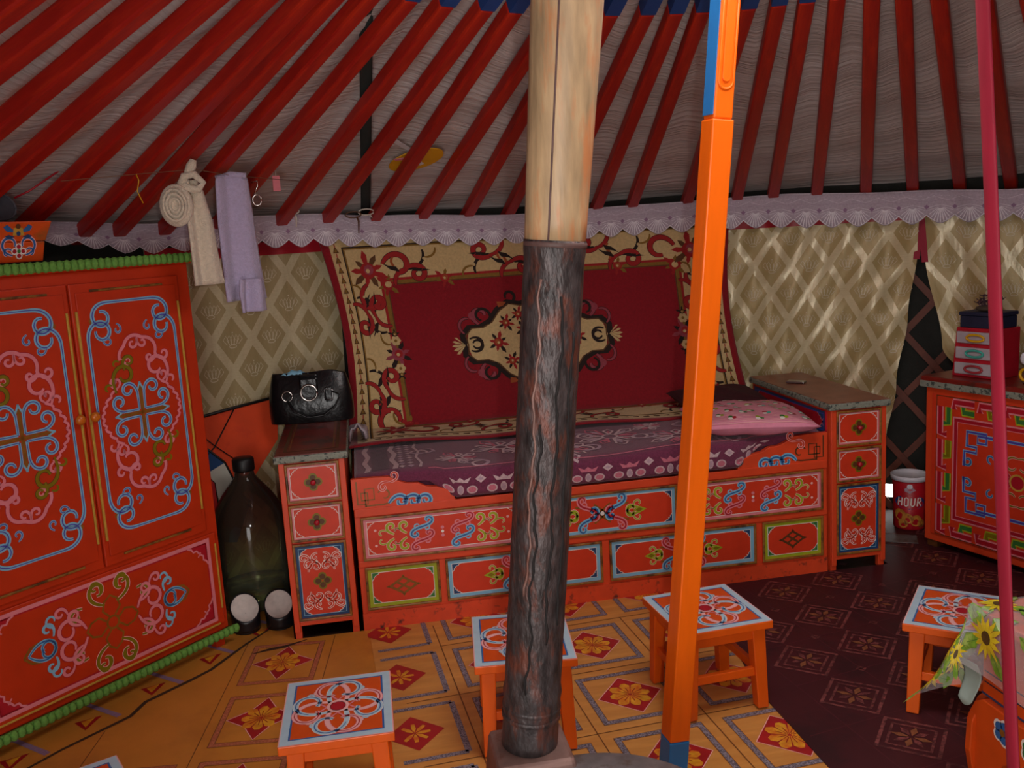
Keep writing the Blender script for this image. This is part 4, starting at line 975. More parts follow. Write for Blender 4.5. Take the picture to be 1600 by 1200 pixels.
def m_door(o, a, c):
    hw, hh = .168, .392
    o.sym(*[T_(p, r) for p in (1, -1) for r in (1, -1)])
    side = [(hw, 0), (hw, .12), (hw, .255)]+clo(hw, .262, pi/2, .23, 6.6, 1.55, 28)
    cap = [(0, hh), (.04, hh), (.075, hh)]+clo(.08, hh, 0, .22, -6.6, 1.55, 28)
    for pts in (side, cap):
        o.stroke(pts, .0150, 'sky_blue', .0010, taper=.35); o.stroke(pts, .0036, 'violet_blue', .0014, taper=.35)
    for x, y, t, L, tn in ((.118, .268, -1.9, .065, -5.2), (.060, .318, -2.6, .065, 5.2)):
        o.stroke(clo(x, y, t, L, tn, 1.7, 16), .008, 'sky_blue', .0010); o.stroke(clo(x, y, t, L, tn, 1.7, 16), .003, 'violet_blue', .0014)
    o.disc(.147, .335, .011, 'bronze', .0006)
    # central cross
    o.sym(*[T_(1, 1, k*pi/2) for k in range(4)])
    o.stroke([(0, 0), (0, .04), (0, .085)], .012, 'bronze', .0010, taper=.1); o.poly([(-.009, .085), (0, .108), (.009, .085), (0, .07)], 'bronze', .0012)
    o.sym(*[T_(p, 1, k*pi/2) for k in range(4) for p in (1, -1)])
    st = [(.012, .012), (.012, .04), (.013, .068)]+clo(.013, .072, 1.35, .135, -6.2, 1.6, 24)
    o.stroke(st, .0125, 'sky_blue', .0014, taper=.3); o.stroke(st, .0032, 'violet_blue', .0018, taper=.3)
    o.stroke([(.012, .08), (.003, .098), (0, .108)], .006, 'sky_blue', .0014, taper=0)
    # pink cloud scrolls left and right of the cross
    o.sym(*[T_(p, r) for p in (1, -1) for r in (1, -1)])
    pts = [(.146+.010*abs(sin(k*pi/3))-.060*(k/12)**2, .0080*k) for k in range(0, 13)]
    o.stroke(pts, .0095, 'pink', .0012, 'crimson', .004, taper=.1)
    o.stroke(clo(.088, .096, .4, .075, 5.6, 1.9), .0095, 'pink', .0013, 'crimson', .003); o.stroke(clo(.088, .098, 2.6, .06, -5.0, 1.7), .0090, 'pink', .0013, 'crimson', .003)
    # clouds above and below, olive scroll on one side, pink on the other
    o.sym(T_(1, 1), T_(-1, -1))
    arch = [(.010+.066*cos(t)*(1+.14*abs(sin(2.5*t))), .200+.062*sin(t)*(1+.16*abs(sin(2.5*t)))) for t in [pi*k/24 for k in range(-1, 26)]]
    o.stroke(arch, .0120, 'pink', .0012, 'crimson', .004, taper=.1)
    o.stroke(clo(.076, .195, -.9, .10, 5.8, 1.9), .0110, 'pink', .0013, 'crimson', .003); o.stroke(clo(.076, .200, -1.8, .085, -5.8, 1.8), .0110, 'pink', .0013, 'crimson', .003)
    o.stroke(clo(-.056, .195, -1.2, .075, 6.0, 1.8), .0095, 'pink', .0013, 'crimson', .003); o.stroke(clo(.012, .262, -1.7, .08, 5.6, 1.8), .0095, 'pink', .0013, 'crimson', .003); o.stroke(clo(.008, .262, -1.4, .08, -5.6, 1.8), .0095, 'pink', .0013, 'crimson', .003)
    o.stroke(clo(.108, .090, 1.2, .235, 6.2, 1.75, 30), .0135, 'pink', .0014, 'crimson', .004); o.stroke(clo(.110, .105, .7, .05, -3.6, 1.5, 12), .0095, 'pink', .0014)
    o.stroke(clo(-.092, .082, 1.85, .225, -6.4, 1.75, 30), .012, 'olive', .0014, 'brown_line', .004); o.stroke(clo(-.105, .110, 2.6, .045, 3.6, 1.5, 12), .009, 'olive', .0014)
    o.stroke(clo(-.050, .155, 1.9, .11, -6.2, 1.8, 24), .011, 'olive', .0015, 'brown_line', .004); o.stroke(clo(-.068, .185, 2.4, .04, 3.6, 1.5, 12), .008, 'olive', .0015)
    o.sym()
def door(x0, x1, knobx, z0=.478, z1=1.440):
    q = MB(); q.box(x0, x1, -.012, .0, z0, z1); d = q.build('door', 'red_paint', wd, bevel=.004)
    xm, zm = (x0+x1)/2, (z0+z1)/2+.02
    q = MB(); q.box(x0+.018, x1-.018, -.0165, -.012, z0+.035, z1-.03); q.build('door_field', 'red_paint', d, bevel=.004)
    for xa, xb, za, zb in ((x0+.010, x0+.018, z0+.09, z1-.09), (x1-.018, x1-.010, z0+.09, z1-.09)): q = MB(); q.box(xa, xb, -.019, -.011, za, zb); q.build('gilt_line', 'gold_line', d, bevel=.002)
    for xa, xb, za, zb in ((x0+.07, x1-.07, z0+.024, z0+.032), (x0+.07, x1-.07, z1-.030, z1-.022)): q = MB(); q.box(xa, xb, -.018, -.011, za, zb); q.build('dark_moulding', 'gold_mould', d, bevel=.002)
    o = Orn(front(xm, zm, -.0165)); m_door(o, 0, 0); o.build('painted_ornament', d)
    q = MB(); q.lathe([(.001, 0), (.008, .0), (.007, .012), (.016, .018), (.017, .026), (.010, .033), (.001, .034)], 16)
    k = q.build('knob', 'ivory_knob', d); k.rotation_euler = (pi/2, 0, 0); k.location = (knobx, -.0125, 1.0)
door(.045, .474, .447); door(.480, .900, .500)
q = MB(); q.box(.02, WW-.02, -.011, 0, .098, .462); dr = q.build('drawer_front', 'red_paint', wd, bevel=.004)
q = MB(); q.box(.05, WW-.045, -.016, -.010, .100, .107); q.build('gilt_line', 'gold_line', dr, bevel=.002)
q = MB(); q.box(WW-.032, WW-.025, -.016, -.010, .16, .42); q.build('gilt_line', 'gold_line', dr, bevel=.002)
def m_medallion(o):
    W2, H2 = .425, .166
    o.rect(-W2, W2, -H2, H2, .014, 'pink', .0006); o.rect(-W2+.014, W2-.014, -H2+.014, H2-.014, .005, 'crimson', .0008); o.corner(-W2+.014, W2-.014, -H2+.014, H2-.014, .085, 'crimson', 'pink', lw=.007)
    o.sym(*[T_(1.1, 1.1, k*pi/2) for k in range(4)])
    o.stroke([(.022, .010), (.045, .030), (.072, .022), (.088, 0), (.072, -.022), (.045, -.030), (.022, -.010)], .007, 'bronze', .0012, taper=0)
    o.sym(); o.ring(0, 0, .022, .008, 'bronze', .0014, 16)
    o.sym(*[T_(p*1.14, r*1.16) for p in (1, -1) for r in (1, -1)])
    o.stroke(clo(.02, .060, .35, .165, 6.2, 1.8), .011, 'olive', .0014, 'pale_pink', .004); o.stroke(clo(.090, .075, .2, .09, -5.6, 1.8), .009, 'olive', .0014, 'pale_pink', .004)
    o.stroke(clo(.085, .012, 1.15, .20, -6.4, 1.7), .011, 'pink', .0016, 'crimson', .004); o.stroke(clo(.135, .075, 1.3, .085, -6, 1.7), .009, 'pink', .0016, 'crimson', .004)
    o.stroke(clo(.262, .0, 2.35, .18, 6.4, 1.8), .011, 'sky_blue', .0014); o.stroke(clo(.262, .0, 2.35, .18, 6.4, 1.8), .004, 'mid_blue', .0018); o.stroke(clo(.185, .055, .4, .07, 4.8, 1.4), .007, 'sky_blue', .0014)
    o.stroke([(.228, .028), (.255, .022), (.275, 0)], .007, 'bronze', .0012, taper=0)
    o.stroke(clo(.10, .03, .3, .11, 5.8, 1.9), .010, 'pink', .0015, 'crimson', .004); o.stroke(clo(.185, .03, 1.9, .09, -5.8, 1.8), .009, 'sky_blue', .0015); o.stroke(clo(.03, .095, 1.9, .09, -5.6, 1.8), .010, 'olive', .0015, 'pale_pink', .004); o.sym()
o = Orn(front(WW/2, .283, -.011)); m_medallion(o); o.build('painted_ornament', dr)

# small chest on the wardrobe
bx = thing('jewel_chest', 'small flared orange painted chest on top of the wardrobe', 'chest', wd.matrix_basis @ Vector((-.02, .03, WH+.021)), wz)
q = MB(); bh = .125
q.hexa([(0, 0, 0), (.455, 0, 0), (.455, .20, 0), (0, .20, 0)], [(-.01, -.012, bh*.5), (.463, -.012, bh*.5), (.463, .21, bh*.5), (-.01, .21, bh*.5)]); q.build('body', 'table_orange', bx, bevel=.004)
q = MB(); q.hexa([(-.012, -.013, bh*.5+.001), (.465, -.013, bh*.5+.001), (.465, .212, bh*.5+.001), (-.012, .212, bh*.5+.001)], [(-.028, -.026, bh), (.487, -.026, bh), (.487, .225, bh), (-.028, .225, bh)]); li = q.build('lid', 'table_orange', bx, bevel=.004)
o = Orn(lambda u, v, h: (u, -.0135-.012*(v-bh*.5)/(bh*.5)-.001-h, v)); X = .375
for s in (1, -1):
    o.poly([(X+s*.014, .098), (X+s*.034, .116), (X+s*.046, .108), (X+s*.036, .095), (X+s*.016, .092)], 'mid_blue', .001); o.poly([(X+s*.012, .078), (X+s*.03, .072), (X+s*.044, .080), (X+s*.03, .085)], 'deep_blue', .001)
o.poly([(X-.018, .082), (X+.018, .082), (X+.014, .106), (X-.014, .106)], 'gold_line', .0014); o.disc(X, .088, .007, 'deep_blue', .002); o.disc(X, .110, .008, 'brown_line', .002)
o.build('painted_ornament', li)
o = Orn(lambda u, v, h: (u, -.012*v/(bh*.5)-.0012-h, v))
o.sym(T_(1, 1, 0, X, .034), T_(-1, 1, 0, X, .034))
o.stroke(clo(.02, -.012, .2, .12, 5.0, 1.4), .007, 'mid_blue', .0014, 'pale_pink', .005); o.stroke(clo(.02, .0, .9, .05, -4.0, 1.4), .005, 'mid_blue', .0014, 'pale_pink', .004); o.sym(T_(1, 1, 0, X, .034))
for k in range(4): o.ring(.014*cos(k*pi/2), .014*sin(k*pi/2), .009, .004, 'white_line', .0016, 8); o.disc(.014*cos(k*pi/2), .014*sin(k*pi/2), .007, 'crimson', .001, 8)
o.disc(0, 0, .006, 'leaf_green', .002); o.build('painted_ornament', bx)

# ---------------------------------------------------------------- chest on the right
HW, HH, HD = .89, .735, .40
hz_ = atan2(-.9524, .3049)
ch = thing('painted_chest', 'red chest with green and pink key-fret border at the right edge', 'chest', (2.535, .165, .008), hz_)
q = MB(); q.box(0, HW, 0, HD, .03, HH); q.build('body', 'bed_paint', ch, bevel=.004)
for x in (.01, HW-.06):
    for y in (.01, HD-.06): q = MB(); q.box(x, x+.05, y, y+.05, 0, .031); q.build('foot', 'brown_line', ch)
q = MB(); q.box(-.012, HW+.012, -.022, HD, HH+.001, HH+.046); q.build('top_board', 'slab_top_l', ch, bevel=.004)
q = MB(); q.box(-.014, HW+.014, -.026, -.021, HH-.002, HH+.026); q.build('edge_strip', 'slab_edge', ch, bevel=.002)
q = MB(); q.box(.035, HW-.035, -.006, 0, .065, HH-.03); fp = q.build('front_panel', 'field_red', ch, bevel=.002)
o = Orn(front(HW/2, .385, -.006)); A, Bh = HW/2-.062, .312
def fret(o, pts, col, ln):  o.stroke(pts, .020, col, .0012, ln, .014, taper=0)
o.rect(-A-.004, A+.004, -Bh-.004, Bh+.004, .004, 'brown_line', .0004)
n = 4                                                       # interlocking L-shaped blocks, pink outside, green inside
for s in (-1, 1):
    for k in range(n):
        h0 = (2*Bh-.034)/n; z0 = -Bh+.017+k*h0; z1 = z0+h0-.026
        o.hb = 0; fret(o, [(s*(A-.058), z1), (s*(A-.058), z0+.05), (s*(A-.030), z0+.05)], 'leaf_green' if k % 2 else 'olive', 'lime'); o.hb = .0008
        fret(o, [(s*(A-.017), z1), (s*(A-.017), z0), (s*(A-.050), z0)], 'crimson', 'pink')
m_ = 5
for s in (-1, 1):
    for k in range(m_):
        w0 = (2*A-.15)/m_; x0 = -A+.085+k*w0; x1 = x0+w0-.026
        o.hb = 0; fret(o, [(x0+.045, s*(Bh-.032)), (x0+.045, s*(Bh-.058)), (x1, s*(Bh-.058))], 'olive' if k % 2 else 'leaf_green', 'lime'); o.hb = .0008
        fret(o, [(x0, s*(Bh-.048)), (x0, s*(Bh-.017)), (x1, s*(Bh-.017))], 'crimson', 'pink')
o.hb = 0
o.rect(-A+.080, A-.080, -Bh+.080, Bh-.080, .024, 'pink', .0008); o.rect(-A+.087, A-.087, -Bh+.087, Bh-.087, .014, 'crimson', .0011)
o.sym(*[T_(p, r) for p in (1, -1) for r in (1, -1)])         # blue key corners
a, c = A-.15, Bh-.148
key = [(a-.15, c), (a-.05, c), (a-.05, c-.03), (a-.09, c-.03), (a-.09, c+.012), (a, c+.012), (a, c-.05), (a-.045, c-.05), (a-.045, c-.075), (a+.012, c-.075), (a+.012, c-.14), (a+.012, max(.045, c-.17))]
o.stroke(key, .009, 'violet_blue', .0012, 'sky_blue', .009, taper=0); o.stroke([(a-.15, c), (0, c)], .010, 'violet_blue', .0012, 'sky_blue', .006, taper=0)
o.stroke(clo(a+.012, .035, -2.6, .075, -4.8, 1.4), .007, 'mid_blue', .0014, 'sky_blue', .006)
o.stroke(clo(.0, .10, .3, .13, -4.6, 1.4), .008, 'olive', .0014, 'pale_pink', .004); o.stroke(clo(.09, .0, 1.9, .13, 4.8, 1.4), .008, 'crimson', .0014, 'pink', .005); o.stroke(clo(.12, .055, .4, .07, 4.6, 1.4), .006, 'mid_blue', .0014, 'sky_blue', .004)
o.sym(); o.disc(0, 0, .03, 'crimson', .0012, 12); o.ring(0, 0, .032, .008, 'gold_line', .0016)
o.build('painted_ornament', fp)

# ---------------------------------------------------------------- stools
def stool(cx, cy, rz, w, d, label):
    t = thing('stool', label, 'stool', (cx, cy, .0), rz, 'low orange painted stools'); H = .30
    q = MB(); q.box(-w/2, w/2, -d/2, d/2, H-.026, H-.001); s = q.build('seat', 'orange_paint', t, bevel=.003)
    for sx in (-1, 1):
        for sy in (-1, 1):
            x0, x1 = sx*(w/2-.018), sx*(w/2-.062); y0, y1 = sy*(d/2-.018), sy*(d/2-.062); e = .006
            q = MB(); q.hexa([(x0+sx*e, y0+sy*e, .009), (x1+sx*.014, y0+sy*e, .009), (x1+sx*.014, y1+sy*.014, .009), (x0+sx*e, y1+sy*.014, .009)] if sx*sy > 0 else [(x0+sx*e, y1+sy*.014, .009), (x1+sx*.014, y1+sy*.014, .009), (x1+sx*.014, y0+sy*e, .009), (x0+sx*e, y0+sy*e, .009)],
                             [(x0, y0, H-.026), (x1, y0, H-.026), (x1, y1, H-.026), (x0, y1, H-.026)] if sx*sy > 0 else [(x0, y1, H-.026), (x1, y1, H-.026), (x1, y0, H-.026), (x0, y0, H-.026)])
            q.build('leg', 'orange_paint', t, bevel=.003)
    for s_ in (-1, 1):
        for z0, z1, nm in ((H-.064, H-.026, 'apron'), (.115, .142, 'stretcher')):
            q = MB(); q.box(-w/2+.05, w/2-.05, s_*(d/2-.034)-.009, s_*(d/2-.034)+.009, z0, z1); q.build(nm, 'orange_paint', t, bevel=.002)
            q = MB(); q.box(s_*(w/2-.034)-.009, s_*(w/2-.034)+.009, -d/2+.05, d/2-.05, z0, z1); q.build(nm, 'orange_paint', t, bevel=.002)
    o = Orn(top(0, 0, H-.001)); o.rect(-w/2+.001, w/2-.001, -d/2+.001, d/2-.001, .004, 'pale_pink', .0004); o.rect(-w/2+.004, w/2-.004, -d/2+.004, d/2-.004, .021, 'pale_blue', .0006); o.rect(-w/2+.024, w/2-.024, -d/2+.024, d/2-.024, .005, 'mid_blue', .0008)
    o.poly([(-w/2+.027, -d/2+.027), (w/2-.027, -d/2+.027), (w/2-.027, d/2-.027), (-w/2+.027, d/2-.027)], 'stool_field', .0005)
    kx, ky = w/.30, d/.30
    def TT(ang, fl=1): c_, s_ = cos(ang), sin(ang); return (c_*kx*fl, -s_*kx, s_*ky*fl, c_*ky, 0, 0)
    for col, ln, fl in (('pale_pink', 'pink', -1), ('pale_blue', 'white_line', 1)):
        o.sym(*[TT(k*pi/2, fl) for k in range(4)])
        arm = [(.004, -.026), (.014, .0), (.022, .035)]+clo(.022, .042, 1.45, .215, -5.4, 1.9, 30) if False else [(-.012, -.02), (-.022, .02)]+clo(-.024, .032, 1.75, .235, -5.6, 1.55, 30)
        o.stroke(arm, .0125, col, .0012, ln if fl < 0 else 'white_line', .003, taper=.25)
        if fl > 0: o.stroke(arm[8:], .0032, 'mid_blue', .0016, taper=.3)
        else: o.stroke(arm[14:], .003, 'crimson', .0016, taper=.3)
        e = arm[-9]; o.stroke(clo(arm[-10][0], arm[-10][1], .2*fl, .03, -3.6, 1.2, 10), .006, col, .0014)
    o.sym(T_(kx, ky)); o.ring(0, 0, .026, .008, 'pale_pink', .0018, 20); o.disc(0, 0, .020, 'crimson', .0016, 14)
    for k in range(4): o.stroke([(.030*cos(a), .030*sin(a)) if i == 1 else (.052*cos(a+(i-1)*.35), .052*sin(a+(i-1)*.35)) for i, a in ((0, k*pi/2), (1, k*pi/2), (2, k*pi/2))], .006, 'pink', .0014, taper=0)
    o.sym(); o.build('painted_ornament', s)
    return t
stool(-.058, -1.157, -.01, .29, .342, 'low orange stool in the middle foreground, left of the stovepipe')
stool(.493, -.878, -.10, .30, .355, 'low orange stool half hidden behind the stovepipe')
stool(1.098, -.846, .08, .302, .322, 'low orange stool standing behind the orange pillar')
stool(1.830, -1.100, radians(-41), .30, .325, 'low orange stool on the dark linoleum beside the sunflower tablecloth')
stool(-.66, -1.46, .45, .29, .33, 'low orange stool with only one corner showing at the bottom left edge')

# ================================================================ STOVE, PIPE, PILLAR, STRAP
st = thing('stove', 'grey iron stove with domed round top at the bottom edge', 'stove', (.46, -1.985, .008))
q = MB(); q.lathe([(.20, .06), (.245, .07), (.255, .12), (.255, .36), (.262, .365), (.262, .385), (.25, .388)], 48); q.build('barrel', 'stove_iron', st)
q = MB(); q.lathe([(.262, .386), (.262, .396), (.255, .404), (.16, .412), (.155, .409), (.001, .411)], 48, cap=False); q.build('top_plate', 'stove_iron', st)
for k in range(4):
    a = pi/4+k*pi/2; q = MB(); q.tube([(.19*cos(a), .19*sin(a), .07), (.21*cos(a), .21*sin(a), .0)], .018, 8); q.build('leg', 'stove_iron', st)
q = MB()                                           # square flue collar behind the plate
q.hexa([(-.185, .17, .28), (.005, .17, .28), (.005, .385, .28), (-.185, .385, .28)], [(-.168, .205, .425), (-.005, .205, .425), (-.005, .370, .425), (-.168, .370, .425)]); q.build('flue_collar', 'stove_rust', st, bevel=.01)
q = MB(); q.tube([(-.30+.05*cos(t), .15+.0*t, .42+.035*sin(t)) for t in [pi*k/12 for k in range(13)]], .010, 8); q.tube([(-.35, .15, .42), (-.33, .13, .36), (-.25, .10, .33)], .009, 6); q.tube([(-.25, .15, .42), (-.25, .12, .36), (-.24, .10, .33)], .009, 6)
q.build('lid_handle', 'black', st)

PB, PJ, PT = Vector((.372, -1.694, .434)), Vector((.480, -1.716, 1.505)), Vector((.590, -1.742, 2.60))
pp = thing('stovepipe', 'tall stovepipe, scorched dark below and bare tan above, leaning slightly', 'stovepipe', PB)
def axis(a, b, n): return [a.lerp(b, k/n)-PB for k in range(n+1)]
q = MB(); n = 60; pts = axis(PB, PJ, n); rr = [.0605+.0004*sin(k*1.3)+(.0025 if k in (5, 7) else 0) for k in range(n+1)]; rr[-1] = rr[-2] = .0625
q.tube(pts, rr, 40); q.build('lower_pipe', 'pipe_dark', pp)['label'] = 'dark scorched lower pipe with rust streaks'
sd = (CAM-PB).normalized(); rv = Vector((sd.y, -sd.x, 0)).normalized()      # cracked seams running down the pipe
def seam(name, ang, k0, k1, r, matn, wob):
    q = MB(); P = []
    for k in range(k0, k1+1):
        a = ang+wob*sin(k*.55)+wob*.6*sin(k*1.7+1); base = pts[k]; P.append(base+Vector((cos(a)*.0612, sin(a)*.0612, 0)))
    q.tube(P, [r*(.6+.4*abs(sin(k*.9))) for k in range(len(P))], 6); q.build(name, matn, pp)
ca = atan2((CAM-PB).y, (CAM-PB).x)
seam('crack', ca+.30, 14, 54, .0032, 'pipe_seam', .05); seam('crack', ca-.25, 8, 40, .003, 'pipe_seam', .07); seam('rust_streak', ca-.45, 20, 56, .0035, 'stove_rust', .06); seam('rust_streak', ca+.75, 16, 50, .003, 'pipe_seam', .04)
q = MB(); pu = axis(PJ, PT, 30); q.tube([p for p in pu], [.0610+.0085*k/12 if k <= 14 else .071 for k in range(31)], 40); q.build('upper_pipe', 'pipe_tan', pp)['label'] = 'pale tan upper pipe'
q = MB(); q.tube([pu[k]+Vector((cos(ca-.28)*(.0605+.0085*min(k, 14)/12), sin(ca-.28)*(.0605+.0085*min(k, 14)/12), 0)) for k in range(0, 31)], .0022, 6); q.build('lock_seam', 'pipe_ring', pp)
for k, (a, r) in enumerate(((PJ+Vector((0, 0, -.008)), .0635), (PJ.lerp(PB, .935), .0632), (PJ.lerp(PB, .915), .0632))):
    q = MB(); d = (PJ-PB).normalized(); c = a-PB; q.tube([c-d*.006, c-d*.004, c+d*.004, c+d*.006], [r-.003, r, r, r-.003], 40); q.build('bead_ring', 'pipe_ring' if k == 0 else 'pipe_dark', pp)

# pillar: square shaft, carved head
p0, p1 = Vector((.838, -1.250, .008)), Vector((1.055, -1.318+.0, 2.47))
pl = thing('roof_pillar', 'bright orange square pillar with blue foot in front of the bed', 'pillar', p0)
zax = (p1-p0).normalized(); xax = Vector((cos(radians(7.5)), sin(radians(7.5)), 0)); xax = (xax-zax*xax.dot(zax)).normalized(); yax = zax.cross(xax)
pl.matrix_world = Matrix.Translation(p0) @ Matrix((xax, yax, zax)).transposed().to_4x4()
s = .0295; PL = (p1-p0).length
q = MB(); q.box(-s-.0005, s+.0005, -s-.0005, s+.0005, 0, .115); q.build('blue_foot', 'pole_blue', pl, bevel=.004)
q = MB(); q.box(-s, s, -s, s, .115, 1.765); q.build('shaft', 'pole_orange', pl, bevel=.004)
q = MB(); q.box(-s+.003, s-.003, -s+.003, s-.003, 1.765, PL); q.build('carved_head', 'pole_orange', pl, bevel=.005)
q = MB(); q.box(-s+.001, -s+.003, -s+.006, s-.004, 1.775, PL); q.build('blue_side', 'pole_blue', pl)
q = MB(); N = 10; w_ = .0195; z0 = 1.835; y = -s+.003
arc = [(-w_, PL)]+[(-w_*cos(t), z0+w_-w_*1.0*sin(t)) for t in [pi*k/N for k in range(N+1)]]+[(w_, PL)]
q.tube([(x, y, z) for x, z in arc], .0035, 8); q.build('carved_moulding', 'pole_orange', pl)
w_ = .012; arc = [(-w_, PL)]+[(-w_*cos(t), z0+.016+w_-w_*sin(t)) for t in [pi*k/N for k in range(N+1)]]+[(w_, PL)]
q = MB(); q.prism(arc, lambda u, v, a: (u, a, v), y-.004, y+.002); q.build('carved_tongue', 'pole_orange', pl, bevel=.002)

q = MB(); A, B = Vector((1.054, -2.124, 2.40)), Vector((1.153, -2.198, .50))
def strap_pt(t): return A.lerp(B, t)+Vector((.005*sin(t*5), 0, 0))
sp_ = [strap_pt(k/30) for k in range(31)]; q.tube(sp_, .0165, 10, sy=.32)
sr = q.build('hanging_strap', 'strap_red'); tag(sr, 'long crimson cloth strap hanging from the roof at the right', 'strap')
q = MB(); q.add(*uvball(B.x, B.y, B.z-.01, .035, .03, .04, 12, 8), 0, True); q.tube([B, B+Vector((.03, -.01, -.09)), B+Vector((.035, -.02, -.16))], [.018, .016, .012], 8, sy=.5); q.build('knot', 'strap_red', sr)

# ---------------------------------------------------------------- dark strap, yellow card, net and ties at the roof
q = MB(); q.tube([Vector((.159, .985, 1.680)).lerp(Vector((.190, -.514, 2.280)), k/10)+Vector((0, 0, -.034)) for k in range(11)], .022, 8, sy=.25); tag(q.build('roof_strap', 'dark_strap'), 'dark green strap running up behind the red roof poles', 'strap')
def on_roof(x, y, h=.04): return (x, y, conez(hypot(x-YC.x, y-YC.y))+h)
yc = thing('paper_fan', 'yellow oval paper fan tucked behind the red roof poles', 'fan', on_roof(.385, .56, .035))
def fan(u, v, h): r = on_roof(.385+u, .56+v*1.1, .045-h); b = on_roof(.385, .56, .035); return (r[0]-b[0], r[1]-b[1], r[2]-b[2])
q = MB(); q.prism([(.118*cos(t)-(.05 if .9 < t < 2.0 else 0)*0, .075*sin(t)-.012*cos(t)) for t in [2*pi*k/28 for k in range(28)]], fan, 0, .004); q.build('leaf', 'paper_yellow', yc)
q = MB(); q.prism([(-.03, .012), (.02, .045), (.035, .035), (.01, .0), (-.02, -.005)], fan, .004, .006); q.build('white_patch', 'paper_white', yc)
q = MB(); q.prism([(-.02, -.06), (.0, -.06), (-.10, -.20), (-.125, -.20)], fan, .0, .003); q.build('white_tail', 'paper_white', yc)
q = MB(); q.prism([(-.09, -.03), (-.02, -.02), (-.03, -.035), (-.10, -.045)], fan, .004, .006); q.build('pink_patch', 'pink', yc)

rk = thing('fly_net', 'small grey net with a thin red handle under the roof at the far left', 'net', (-1.03, -.13, 1.752))
q = MB(); hd = [Vector((-.06+.085*cos(t), -.03*cos(t), -.035+.05*sin(t)-.05*cos(t)*.4)) for t in [2*pi*k/20 for k in range(21)]]
q.tube(hd, .004, 6); q.build('rim', 'racket_net', rk)
q = MB(); q.prism([(p.x, p.z) for p in hd[:-1]], lambda u, v, a: (u, -.03*(u+.06)/.085+a, v), -.001, .001); q.build('mesh', 'racket_net', rk)
q = MB(); q.tube([(.025, -.03, -.05+.03), (.07, -.02, .0), (.165, .0, .062)], .0035, 6); q.build('handle', 'crimson', rk)

def tie(p, label, L=.05, matn='string'):
    t = thing('string_tie', label, 'string', p)
    q = MB(); q.tube([(.028*cos(a)*1.3, .004, .014*sin(a)) for a in [2*pi*k/12 for k in range(13)]], .0035, 6); q.build('loop', matn, t)
    q = MB(); q.tube([(.015, -.004, -.01), (.022, -.01, -.03), (.018, -.012, -L)], [.004, .005, .003], 6); q.build('tail', matn, t)
def lacept(x, R=2.66, dz=0.0): a = th_of_x(x, R); return cyl(R, a, interp(LT, x)+dz)
tie(lacept(-.17, 2.66, .012), 'white string tied round a roof pole beside the lilac towel', .07)
tie(lacept(.10, 2.66, .0), 'dark red string tied over the lace near the carpet corner', .085, 'brown_line')
tie(lacept(.16, 2.66, .015), 'white string tied round the second roof pole from the lilac towel', .02)

# towels hanging from a line between the roof poles
tw = thing('towel', 'knotted cream towel hanging from a roof pole', 'towel', (-.428, -.114, 1.335)); tw.scale = (.90, .90, .85)
T0 = Vector((-.50, .42, 1.30))
def cloth_strip(path, wid, fold, n=16, thick=.012):
    """Hanging cloth: path of (centre, width dir scale); corrugated across."""
    q = MB(); wdir = Vector((.82, .57, 0)); nd_ = Vector((.57, -.82, 0)); m_ = len(path)-1
    def f(u, v):
        i = min(int(v*m_), m_-1); k = v*m_-i; c = Vector(path[i][0]).lerp(Vector(path[i+1][0]), k); w = path[i][1]+(path[i+1][1]-path[i][1])*k
        return c+wdir*(u-.5)*w+nd_*(fold*sin(u*pi*3.2+v*1.5)*(0.4+.6*v)+.6*fold*sin(u*7+2))
    q.grid(f, n, 24); return q
q = cloth_strip([((-.02, -.005, .505), .035), ((-.015, -.005, .46), .075), ((-.005, 0, .34), .105), ((.0, 0, .20), .115), ((.008, 0, .08), .13), ((.012, 0, .095-.0), .13)][:5], 0, .010); q.build('long_end', 'towel_cream', tw, solid=.012)
q = MB(); q.add(*uvball(-.075, -.045, .405, .062, .03, .085, 18, 14), 0, True); q.build('rolled_end', 'towel_cream', tw)
for k, r in enumerate((.050, .036, .022)): q = MB(); q.tube([(-.075+r*cos(t)*.82, -.075-r*.1, .405+r*1.25*sin(t)) for t in [2*pi*i/20 for i in range(21)]], .006, 6); q.build('roll_edge', 'towel_cream', tw)
q = MB(); q.tube([(-.06, -.02, .47), (-.035, -.03, .52), (.0, -.03, .525), (.03, -.03, .49), (.01, -.03, .465), (-.03, -.03, .47), (-.05, -.025, .495)], [.018, .017, .016, .012, .016, .018, .015], 10); q.tube([(-.03, -.02, .52), (-.01, -.01, .56), (-.0, -.01, .585)], [.014, .02, .012], 8); q.build('knot', 'towel_cream', tw)
t2 = thing('towel', 'long lilac towel draped over a roof pole line', 'towel', (-.330, .054, 1.288)); t2.scale = (.90, .90, .86)
q = cloth_strip([((.0, .0, .575), .125), ((.0, -.012, .56), .145), ((.0, -.012, .40), .165), ((.003, -.01, .25), .175), ((.008, -.01, .12), .185), ((.012, -.008, .05), .19)], 0, .012); q.build('back_fall', 'towel_lilac', t2, solid=.010)
q = cloth_strip([((.035, -.035, .14), .10), ((.035, -.035, .08), .12), ((.040, -.035, -.0), .125)], 0, .016); q.build('loose_corner', 'towel_lilac', t2, solid=.008)
q = MB(); q.tube([(-.06, -.0, .57), (0, -.0, .582), (.06, .0, .575)], [.012, .014, .012], 8); q.build('top_fold', 'towel_lilac', t2)
ky = thing('metal_clip', 'small bright metal clip and ring beside the lilac towel', 'clip', (-.250, .10, 1.715))
q = MB(); q.tube([(.016*cos(t), 0, .02*sin(t)-.02) for t in [2*pi*k/14 for k in range(15)]], .003, 6); q.build('ring', 'chrome', ky)
